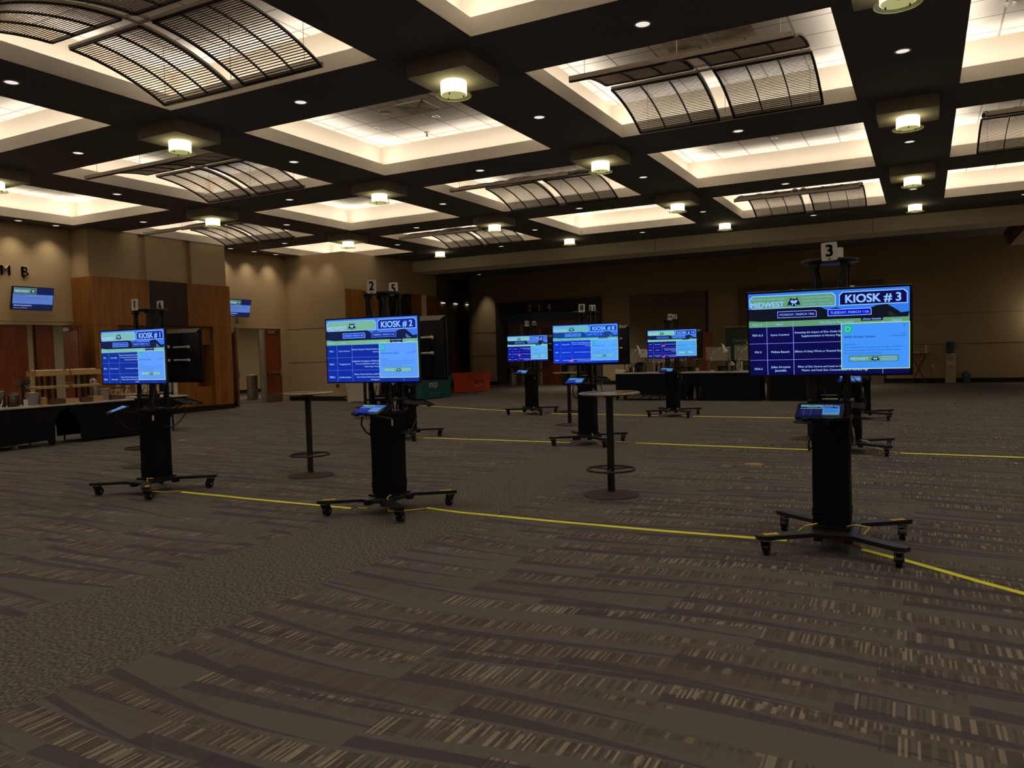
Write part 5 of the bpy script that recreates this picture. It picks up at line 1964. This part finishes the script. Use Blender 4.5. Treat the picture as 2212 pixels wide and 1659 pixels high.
def box_table(label, x0, x1, flare=0.0):
    t = thing('buffet_table', label, 'table', (x0, 21.70, 0), 0, 'black buffet tables in the middle distance')
    L = x1 - x0
    o = MB().box(0.0, -0.02, ZC2 - 0.035, L, 0.76, ZC2, M_EDGE).build('tabletop', t)
    bev(o, 0.006, 2)
    b = MB()
    b.prism([(0.005, 0), (L - 0.005, 0), (L - 0.03, 0.3), (L - 0.005, ZC2 - 0.036), (0.005, ZC2 - 0.036), (0.03, 0.3)], 0.0, 0.74, M_SPANDEX, 'y')
    b.build('fitted_cover', t)
    return t


box_table('wide black covered buffet table left of the kiosk 3 screen', -5.57, -3.90)
box_table('black covered buffet table hidden behind kiosk 3', -3.68, -1.75)
o = MB().text('USH', (-5.80, 21.68, 0.70), (1, 0, 0), (0, 0, 1), M_LETTER, height=0.075, bold=0.01).build('printed_mark')
tag(o, 'small white letters printed on the black cover near kiosk 14', 'sign')
t = thing('waste_bin', 'tan and steel bin seen between two black tables', 'bin', (-3.79, 22.7, 0))
MB().lathe([(0.001, 0), (0.13, 0), (0.13, 0.46)], mat('tan bin body', '#7b6c55', 0.5), 28).build('body', t)
MB().lathe([(0.135, 0.46), (0.135, 0.66), (0.10, 0.76), (0.04, 0.80), (0.001, 0.80)], M_STEEL, 28).build('dome_lid', t)
# cables and feet under the first table
t = thing('cable_coil', 'loops of black cable on the floor under the buffet table', 'cable', (-7.2, 21.95, 0.012))
b = MB()
for k in range(3):
    b.tube([(k * 0.28 + 0.13 * math.cos(a), 0.10 * math.sin(a), 0.05 + 0.05 * math.sin(a * 1.0)) for a in [i * math.pi / 8 for i in range(16)]], 0.010, M_PLAST, 6, True)
b.build('loops', t)


# sneeze guards
def guard(x0, x1, y, label, z0=1.12, z1=1.47):
    t = thing('sneeze_guard', label, 'sneeze guard', (x0, y, ZC2 + 0.001), 0, 'clear sneeze guards on the buffet')
    L = x1 - x0
    for x in (0.06, L - 0.06):
        MB().cyl((x, 0, 0), (x, 0, z1 - ZC2), 0.014, M_STEEL, 10).lathe([(0.03, 0), (0.03, 0.008), (0.001, 0.008)], M_STEEL, 14, (x, 0, 0)).build('post', t)
        MB().cyl((x, 0.20, 0), (x, 0.20, z0 - ZC2 + 0.02), 0.014, M_STEEL, 10).build('post', t)
        MB().cyl((x, -0.0, z0 - ZC2 - 0.06), (x, 0.0, z0 - ZC2 + 0.02), 0.02, M_WALNUT, 10).build('clamp', t)
    MB().box(0, -0.008, z0 - ZC2, L, -0.002, z1 - ZC2, M_ACRYL).build('front_pane', t)
    MB().box(0, -0.002, z0 - ZC2 - 0.004, L, 0.22, z0 - ZC2 + 0.004, M_ACRYL).build('shelf_pane', t)
    MB().box(0, -0.012, z1 - ZC2, L, 0.0, z1 - ZC2 + 0.008, M_WHITE).build('top_edge', t)
    MB().box(0, -0.012, z0 - ZC2 - 0.012, L, 0.0, z0 - ZC2 - 0.004, M_WHITE).build('lower_edge', t)


guard(-7.72, -7.15, 21.86, 'clear sneeze guard at the left end of the buffet')
guard(-7.05, -5.95, 21.86, 'clear sneeze guard behind the kiosk 14 screen')
guard(-5.40, -4.72, 21.86, 'clear sneeze guard behind the potted fern')
guard(-4.62, -3.6, 21.86, 'clear sneeze guard left of the kiosk 3 screen')


def heat_lamp(x, y, reach, label, hgt=0.36, drop=0.0):
    t = thing('heat_lamp', label, 'lamp', (x, y, ZC2 + 0.001), 0, 'arched chrome heat lamps')
    MB().lathe([(0.001, 0), (0.08, 0), (0.08, 0.012), (0.03, 0.03), (0.001, 0.03)], M_WHITE, 24).build('base', t)
    MB().cyl((0, 0, 0.03), (0, 0, hgt), 0.014, M_WALNUT, 10).lathe([(0.001, -0.04), (0.035, -0.02), (0.04, 0.0), (0.035, 0.02), (0.001, 0.04)], M_CHROME, 16, (0, 0, hgt)).build('stem', t)
    n = 12
    P_ = [(reach * (1 - math.cos(math.pi / 2 * i / n)), 0, hgt + 0.30 * math.sin(math.pi / 2 * i / n)) for i in range(n + 1)]
    MB().tube(P_, 0.009, M_CHROME, 8).build('arched_arm', t)
    s = 1 if reach > 0 else -1
    h = MB()
    h.M = Matrix.Translation((reach, 0, hgt + 0.30)) @ Matrix.Rotation(math.radians(-22 * s), 4, 'Y')
    h.lathe([(0.02, 0.10), (0.028, 0.07), (0.03, 0.02), (0.045, -0.02), (0.075, -0.14), (0.072, -0.14), (0.04, -0.02), (0.001, 0.0)], M_HEAT, 28)
    h.cyl((0, 0, 0.10), (-0.03 * s, 0, 0.15), 0.014, M_CHROME, 10)
    h.build('lamp_head', t)


heat_lamp(-7.95, 22.30, 0.46, 'heat lamp head leaning over the left end of the buffet')
heat_lamp(-5.36, 22.30, 0.36, 'heat lamp with bright shade beside the potted fern')
heat_lamp(-4.56, 22.30, 0.26, 'heat lamp next to the left edge of the kiosk 3 screen')
for x, lab in ((-7.60, 'black lidded warming tray at the left end of the buffet'), (-6.60, 'black warming tray behind kiosk 14'), (-6.07, 'black warming tray left of the fern'), (-4.95, 'black warming tray between the two right heat lamps')):
    t = thing('warming_tray', lab, 'tray', (x, 22.30, ZC2 + 0.001), 0, 'black warming trays on the buffet')
    MB().prism([(-0.20, 0.0), (0.20, 0.0), (0.22, 0.15), (-0.22, 0.15)], -0.15, 0.15, M_PLAST, 'y').build('body', t)
    MB().box(-0.06, -0.158, 0.03, 0.06, -0.151, 0.045, M_GREYTUB).build('badge', t)
    b = MB()
    for i in range(9):
        b.cyl((-0.20 + 0.05 * i, -0.14, 0.15), (-0.20 + 0.05 * i, -0.14, 0.17), 0.008, M_GREYTUB, 6)
    b.build('rim_studs', t)
t = thing('paper_tray', 'white paper boat tray on the left end of the buffet', 'tray', (-7.95, 21.98, ZC2 + 0.001))
MB().prism([(-0.12, 0), (0.12, 0), (0.17, 0.055), (-0.19, 0.10)], -0.12, 0.12, M_PAPER, 'y').build('body', t)
t = thing('menu_card', 'standing white card with a dark spot left of kiosk 14', 'card', (-7.17, 21.80, ZC2 + 0.37))
MB().box(-0.12, -0.006, 0.07, 0.12, 0.0, 0.30, M_PAPER).build('sheet', t)
MB().cyl((-0.03, -0.008, 0.22), (-0.03, -0.006, 0.22), 0.02, M_INK, 12).build('print', t)
MB().cyl((0, 0.0, -0.37), (0, 0.0, 0.07), 0.006, M_STEEL, 8).build('stand', t)
for x, lab in ((-7.72, 'left wooden condiment box on the buffet'), (-7.55, 'small upright pack beside the wooden condiment box')):
    t = thing('condiment_box', lab, 'box', (x, 22.0, ZC2 + 0.001))
    MB().box(-0.05, -0.05, 0, 0.05, 0.05, 0.13, M_WALNUT).build('body', t)
    MB().box(-0.02, -0.052, 0.02, 0.02, -0.05, 0.15, M_PAPER).build('sachets', t)
for x, wh in ((-6.95, 'left'), (-6.80, 'middle'), (-6.66, 'right')):
    t = thing('glass_canister', '%s of three clear canisters with pale lids behind kiosk 14' % wh, 'canister', (x, 22.0, ZC2 + 0.001), 0, 'clear canisters on the buffet')
    MB().lathe([(0.001, 0), (0.045, 0), (0.045, 0.26), (0.04, 0.27)], M_ACRYL, 20).build('body', t)
    MB().lathe([(0.05, 0.27), (0.05, 0.30), (0.001, 0.30)], M_PAPER, 20).build('lid', t)
t = thing('potted_fern', 'small green fern in a white pot on the buffet', 'plant', (-5.67, 21.95, ZC2 + 0.001))
MB().lathe([(0.001, 0), (0.04, 0), (0.055, 0.11), (0.05, 0.11), (0.001, 0.09)], M_POT, 24).build('pot', t)
random.seed(3)
b = MB()
for i in range(26):
    a = random.uniform(0, 6.28)
    rr_, hh = random.uniform(0.08, 0.19), random.uniform(0.08, 0.28)
    prev = None
    for j in range(7):
        f_ = j / 6
        r_ = rr_ * f_
        z = 0.10 + hh * math.sin(min(1.0, f_ * 1.25) * math.pi * 0.62)
        wd = 0.030 * math.sin(math.pi * (0.12 + 0.85 * f_))
        c_ = Vector((r_ * math.cos(a), r_ * math.sin(a), z))
        s_ = Vector((-math.sin(a), math.cos(a), 0)) * wd
        cur = (c_ - s_, c_ + s_)
        if prev:
            b.add([prev[0], prev[1], cur[1], cur[0]], [(0, 1, 2, 3)], M_LEAF)
        prev = cur
b.build('fronds', t)
for i, (x, lab) in enumerate(((-8.05, 'round backed black chair behind the left end of the buffet'), (-7.35, 'round backed black chair behind the left sneeze guard'), (-5.15, 'round backed black chair behind the right warming tray'))):
    t = thing('banquet_chair', lab, 'chair', (x + 0.1, 23.75, 0), 0, 'black banquet chairs behind the buffet')
    pts = [(-0.20, 0.55)] + arc(0, 0.88, 0.20, math.pi, 0, 12) + [(0.20, 0.55)]
    MB().prism(pts[::-1], 0.0, 0.04, M_CLOTH, 'y').build('backrest', t)
    MB().box(-0.21, -0.42, 0.42, 0.21, 0.0, 0.50, M_CLOTH).build('seat', t)
    for sx in (-0.19, 0.19):
        MB().cyl((sx, 0.02, 0), (sx, 0.02, 0.6), 0.012, M_BLACK, 8).build('leg', t)
        MB().cyl((sx, -0.39, 0), (sx, -0.39, 0.43), 0.012, M_BLACK, 8).build('leg', t)
for i, x in enumerate((-4.92, -4.70, -4.30)):
    o = MB().prism([(-0.06, 0), (0.10, 0), (0.10, 0.20 + 0.04 * i), (0.02, 0.26), (-0.08, 0.16)], 0, 0.08, M_PAPER, 'y').build('folded_napkin')
    o.location = (x, 22.75, ZC2 - 0.0)
    tag(o, 'white folded napkin standing at the %s behind the right heat lamps' % ('left', 'middle', 'right')[i], 'napkin', 'standing napkins behind the heat lamps')
t = thing('service_table', 'plain back table carrying the standing white napkins', 'table', (-4.62, 22.62, 0))
MB().box(-0.6, 0, ZC2 - 0.03, 0.6, 0.6, ZC2 - 0.0005, M_WALNUT).build('tabletop', t)
for sx in (-0.55, 0.55):
    for sy in (0.05, 0.55):
        MB().cyl((sx, sy, 0), (sx, sy, ZC2 - 0.03), 0.02, M_BLACK, 8).build('leg', t)


# ---- roll-up banners behind the buffet
def banner(label, x0, x1, y, h, m_, lines, col=M_PAPER):
    t = thing('rollup_banner', label, 'banner', ((x0 + x1) / 2, y, 0), 0)
    W_ = x1 - x0
    MB().box(-W_ / 2, -0.1, 0, W_ / 2, 0.1, 0.08, M_GREYTUB).build('foot', t)
    b = MB().box(-W_ / 2, -0.003, 0.08, W_ / 2, 0.003, h, m_)
    for (s_, u, z, hh, al) in lines:
        b.text(s_, (u, -0.005, z), (1, 0, 0), (0, 0, 1), col, height=hh, align=al)
    b.build('printed_sheet', t)
    MB().box(-W_ / 2, -0.012, h, W_ / 2, 0.012, h + 0.02, M_GREYTUB).build('top_rail', t)
    MB().cyl((0, 0.06, 0.05), (0, 0.02, h), 0.01, M_STEEL, 8).build('pole', t)
    return t


banner('orange roll up banner showing right of the kiosk 14 screen', -7.92, -7.03, 29.5, 2.02, M_BANNER_O,
       [('in research', 0.05, 1.32, 0.09, 'c'), ('years.', 0.12, 1.50, 0.09, 'c'), ('million', 0.12, 1.12, 0.09, 'c'), ('uniferon', 0.1, 1.78, 0.05, 'c')], mat('orange print', '#c0764a', 0.7))
banner('dark green roll up banner with pale words left of kiosk 3', -6.56, -5.10, 29.5, 2.18, M_BANNER_G,
       [('Fumonisins have', 0.02, 1.70, 0.105, 'c'), ('been found in', 0.0, 1.53, 0.105, 'c'), ('84% of feed', 0.0, 1.36, 0.105, 'c'), ('of samples across', -0.1, 0.95, 0.06, 'c'), ('the country', -0.1, 0.83, 0.06, 'c')], mat('pale green print', '#8d9a7c', 0.7))


# ---- exhibitor tables on the left
def exhibitor(label, x0, y0, x1, y1, m_, h=0.76, flare=0.12, lift=0.03):
    """stretch cloth over a trestle table, corners pulled out at the top and tucked at the feet"""
    t = thing('exhibitor_table', label, 'table', ((x0 + x1) / 2, (y0 + y1) / 2, 0))
    hx, hy = (x1 - x0) / 2, (y1 - y0) / 2
    vs, fs = [], []
    lev = [(1.0, h), (0.985, h * 0.92), (0.93, h * 0.6), (0.9, h * 0.3), (0.91, 0.0)]
    n = 12
    ring = []
    for a, b_, c_, d_ in ((-1, -1, 1, -1), (1, -1, 1, 1), (1, 1, -1, 1), (-1, 1, -1, -1)):
        for i in range(n):
            f_ = i / n
            ring.append((a + (c_ - a) * f_, b_ + (d_ - b_) * f_, abs(2 * f_ - 1)))
    for s_, z in lev:
        for (a, b_, e_) in ring:
            k_ = 1.0 - (1 - s_) * (1.0 if z > 0 else 1.0)
            sag = (1 - e_ ** 2) * 0.02
            vs.append((a * (hx * k_ + (0.03 * e_ ** 6 if z > h * 0.9 else 0)), b_ * (hy + (hx * k_ - hx) + (0.03 * e_ ** 6 if z > h * 0.9 else 0)), z + (lift * (1 - e_ ** 2) if z == 0 else -sag * (z > h * 0.9))))
    m2 = len(ring)
    for j in range(len(lev) - 1):
        for i in range(m2):
            fs.append((j * m2 + i, (j + 1) * m2 + i, (j + 1) * m2 + (i + 1) % m2, j * m2 + (i + 1) % m2))
    fs.append(tuple(range(m2)))
    fs.append(tuple((len(lev) - 1) * m2 + i for i in range(m2 - 1, -1, -1)))
    MB_ = MB()
    MB_.add(vs, fs, m_)
    MB_.build('stretch_cloth', t)
    return t


t = exhibitor('orange red exhibitor table reading uniferon near the back doors', -15.86, 25.22, -15.12, 26.86, M_ORANGE)
b = MB()
b.text('uni', (0.352, -0.40, 0.43), (0, 1, 0), (0, 0, 1), M_PAPER, height=0.13, bold=.01, align='l')
b.text('fe', (0.352, -0.13, 0.43), (0, 1, 0), (0, 0, 1), mat('orange print letters', '#c05030', 0.7), height=0.13, align='l')
b.text('ron', (0.352, 0.0, 0.43), (0, 1, 0), (0, 0, 1), M_PAPER, height=0.13, bold=.01, align='l')
b.text('Bioscience Division', (0.352, -0.40, 0.26), (0, 1, 0), (0, 0, 1), M_PAPER, height=0.05, align='l')
b.build('printed_lettering', t, 'white printed lettering')
t = exhibitor('teal exhibitor table reading msp research behind kiosk 7', -15.40, 20.95, -14.60, 23.15, M_TEAL)
b = MB()
b.text('msp', (0.382, -0.28, 0.43), (0, 1, 0), (0, 0, 1), M_PAPER, height=0.22, width=0.52, align='l')
b.text('RESEARCH', (0.382, -0.26, 0.19), (0, 1, 0), (0, 0, 1), mat('grey print letters', '#6f8f8a', 0.7), height=0.06, align='l')
b.text('& RANCH', (0.382, 0.20, 0.19), (0, 1, 0), (0, 0, 1), mat('grey print letters', '#6f8f8a', 0.7), height=0.06, align='l')
b.text('RES', (0.382, 0.28, 0.46), (0, 1, 0), (0, 0, 1), mat('dark red print letters', '#7c2c22', 0.7), height=0.12, align='l')
b.build('printed_lettering', t, 'white printed lettering')
t = exhibitor('white draped table seen below the kiosk 2 screen', -16.75, 20.05, -15.75, 20.62, M_WLINEN)
t = thing('red_bowl', 'dark red bowl on the white draped table', 'bowl', (-16.0, 20.25, 0.761))
MB().lathe([(0.001, 0), (0.06, 0), (0.10, 0.03), (0.13, 0.09), (0.125, 0.09), (0.09, 0.035), (0.001, 0.02)], M_RED, 28).build('shell', t)
MB().lathe([(0.001, 0.05), (0.06, 0.07), (0.10, 0.075)], M_PAPER, 20).build('contents', t)

# ---- bins, cooler, tray stand at the back wall
t = thing('recycling_bin', 'steel bin with navy lid and recycling mark, left of kiosk 13', 'bin', (-16.26, 30.95, 0))
MB().lathe([(0.001, 0), (0.24, 0), (0.24, 0.58)], M_STEEL, 32).build('body', t)
MB().lathe([(0.25, 0.58), (0.25, 0.80), (0.20, 0.86), (0.001, 0.86)], M_NAVY, 32).build('lid', t)
rm = MB()
for k_ in range(3):
    a0 = math.pi / 2 + k_ * 2 * math.pi / 3
    pts = [(0.055 * math.cos(a0 + u_), 0.055 * math.sin(a0 + u_)) for u_ in (-0.75, -0.25, 0.25, 0.75)]
    rm.tube([(x_ + 0.06, -0.258, 0.69 + z_) for x_, z_ in pts], 0.010, M_PAPER, 6)
rm.build('recycling_mark', t, 'white recycling arrows')
MB().lathe([(0.10, 0.861), (0.12, 0.861), (0.12, 0.875), (0.10, 0.875), (0.10, 0.861)], M_STEEL, 24, cap=False).build('opening_ring', t)
t = thing('waste_bin', 'steel bin partly hidden by the pole of the far bar table', 'bin', (-13.25, 30.5, 0))
MB().lathe([(0.001, 0), (0.20, 0), (0.20, 0.75)], M_STEEL, 32).build('body', t)
MB().lathe([(0.21, 0.75), (0.21, 0.80), (0.001, 0.92)], M_STEEL, 32).build('lid', t)
t = thing('waste_bin', 'tall grey steel bin in the corridor beyond the second doorway', 'bin', (-22.25, 21.35, 0))
MB().lathe([(0.001, 0), (0.2, 0), (0.2, 0.55)], M_STEEL, 28).lathe([(0.205, 0.56), (0.205, 0.9), (0.001, 0.92)], M_STEEL, 28).build('body', t)
MB().lathe([(0.19, 0.55), (0.19, 0.56)], M_BLACK, 28).build('band', t)

for k_, (x, lab) in enumerate(((-13.75, 'left dark stacked chair in the portal gap under room 214'), (-12.86, 'right dark stacked chair in the portal gap under room 214'))):
    t = thing('stacked_chair', lab, 'chair', (x, 31.0, 0), 0.2, 'dark chairs in the portal')
    MB().box(-0.2, -0.2, 0.43, 0.2, 0.2, 0.48, M_CLOTH).build('seat', t)
    MB().box(-0.2, 0.17, 0.48, 0.2, 0.21, 0.86, M_CLOTH).build('backrest', t)
    for sx in (-0.18, 0.18):
        for sy in (-0.18, 0.18):
            MB().cyl((sx, sy, 0), (sx, sy, 0.43), 0.012, M_CHROME, 8).build('leg', t)

t = thing('water_cooler', 'off white water cooler with blue bottle against the back wall', 'water cooler', (0.78, 31.18, 0))
o = MB().box(-0.16, -0.16, 0, 0.16, 0.17, 1.0, M_COOLER).build('cabinet', t)
bev(o, 0.03, 3)
MB().lathe([(0.10, 0.985), (0.13, 1.0), (0.12, 1.02), (0.001, 1.02)], M_COOLER, 28).build('collar', t)
MB().lathe([(0.03, 1.0), (0.10, 1.05), (0.13, 1.09), (0.13, 1.20), (0.12, 1.215), (0.13, 1.23), (0.13, 1.40), (0.11, 1.425), (0.001, 1.425)], M_WATER, 28).build('bottle', t)
MB().box(-0.10, -0.168, 0.62, 0.10, -0.159, 0.84, M_WHITE).box(-0.11, -0.172, 0.84, 0.11, -0.159, 0.86, M_GROOVE).build('tap_recess', t)
MB().box(-0.05, -0.185, 0.76, -0.025, -0.168, 0.80, M_RED).build('hot_tap', t)
MB().box(0.025, -0.185, 0.76, 0.05, -0.168, 0.80, M_NAVY).build('cold_tap', t)
MB().box(-0.07, -0.19, 0.56, 0.07, -0.16, 0.575, M_GREYTUB).build('drip_tray', t)
MB().box(-0.161, -0.161, 0.53, 0.161, -0.158, 0.535, M_GROOVE).build('seam', t)
t = thing('water_bottle', 'spare blue water bottle on the floor right of the cooler', 'bottle', (1.25, 31.18, 0))
MB().lathe([(0.001, 0), (0.12, 0), (0.135, 0.02), (0.135, 0.14), (0.125, 0.155), (0.135, 0.17), (0.135, 0.30), (0.10, 0.37), (0.04, 0.40), (0.035, 0.44)], M_WATER, 28).build('bottle', t)
MB().lathe([(0.038, 0.43), (0.038, 0.47), (0.001, 0.475)], M_COOLER, 20).build('cap', t)
t = thing('tray_stand', 'folding red brown tray stand with black tray left of the cooler', 'tray stand', (-0.20, 31.05, 0))
for sy in (-0.16, 0.16):
    for s in (-1, 1):
        MB().cyl((-0.23 * s, sy, 0.012), (0.23 * s, sy, 1.0), 0.017, M_REDW, 8).build('leg', t)
for s in (-1, 1):
    MB().cyl((0.23 * s, -0.2, 1.0), (0.23 * s, 0.2, 1.0), 0.014, M_REDW, 8).build('crossbar', t)
t2 = thing('serving_tray', 'black oval tray on the folding stand', 'tray', (-0.20, 31.05, 1.016))
MB().prism([(0.36 * math.cos(a), 0.24 * math.sin(a)) for a in [i * math.pi / 16 for i in range(32)]], 0, 0.012, M_PLAST).build('plate', t2)
MB().tube([(0.36 * math.cos(a), 0.24 * math.sin(a), 0.016) for a in [i * math.pi / 16 for i in range(32)]], 0.008, M_PLAST, 6, True).build('rim', t2)
cupm = MB().lathe([(0.001, 0), (0.025, 0), (0.033, 0.09), (0.030, 0.09), (0.022, 0.01), (0.001, 0.01)], M_POT, 18).mesh('drinking_cup')
for x, y, lab in ((-0.46, 31.0, 'leftmost low white cup on the black tray'), (-0.36, 31.05, 'second low white cup on the black tray'), (-0.27, 31.0, 'third low white cup on the black tray'), (-0.18, 31.06, 'fourth low white cup on the black tray')):
    o = inst('drinking_cup', cupm, None, (x, y, 1.029))
    tag(o, lab, 'cup', 'low cups on the tray')
for x, h, lab in ((-0.08, 0.24, 'shorter stack of cups on the black tray'), (0.03, 0.32, 'tallest stack of cups at the right of the black tray')):
    t = thing('cup_stack', lab, 'cup stack', (x, 31.0, 1.029), 0, 'cup stacks on the tray')
    MB().lathe([(0.001, 0)] + [q for i in range(int(h / 0.04)) for q in ((0.036, 0.04 * i + 0.002), (0.030, 0.04 * i + 0.036))] + [(0.001, h)], M_POT, 18).build('cups', t)
t = thing('wall_outlet', 'lit white outlet with plug low on the back wall', 'outlet', (0.25, BW - 0.001, 0.57))
MB().box(-0.035, -0.008, -0.05, 0.035, 0, 0.05, M_WHITE).build('plate', t)
MB().box(-0.05, -0.05, 0.0, 0.0, -0.008, 0.04, M_WHITE).build('plug', t)
b = MB().tube([(-0.03, -0.04, 0.0), (-0.09, -0.06, -0.12), (-0.05, -0.06, -0.30), (0.08, -0.05, -0.42), (0.2, -0.04, -0.545)], 0.006, M_REDW, 6)
b.build('cord', t, 'thin reddish cord')
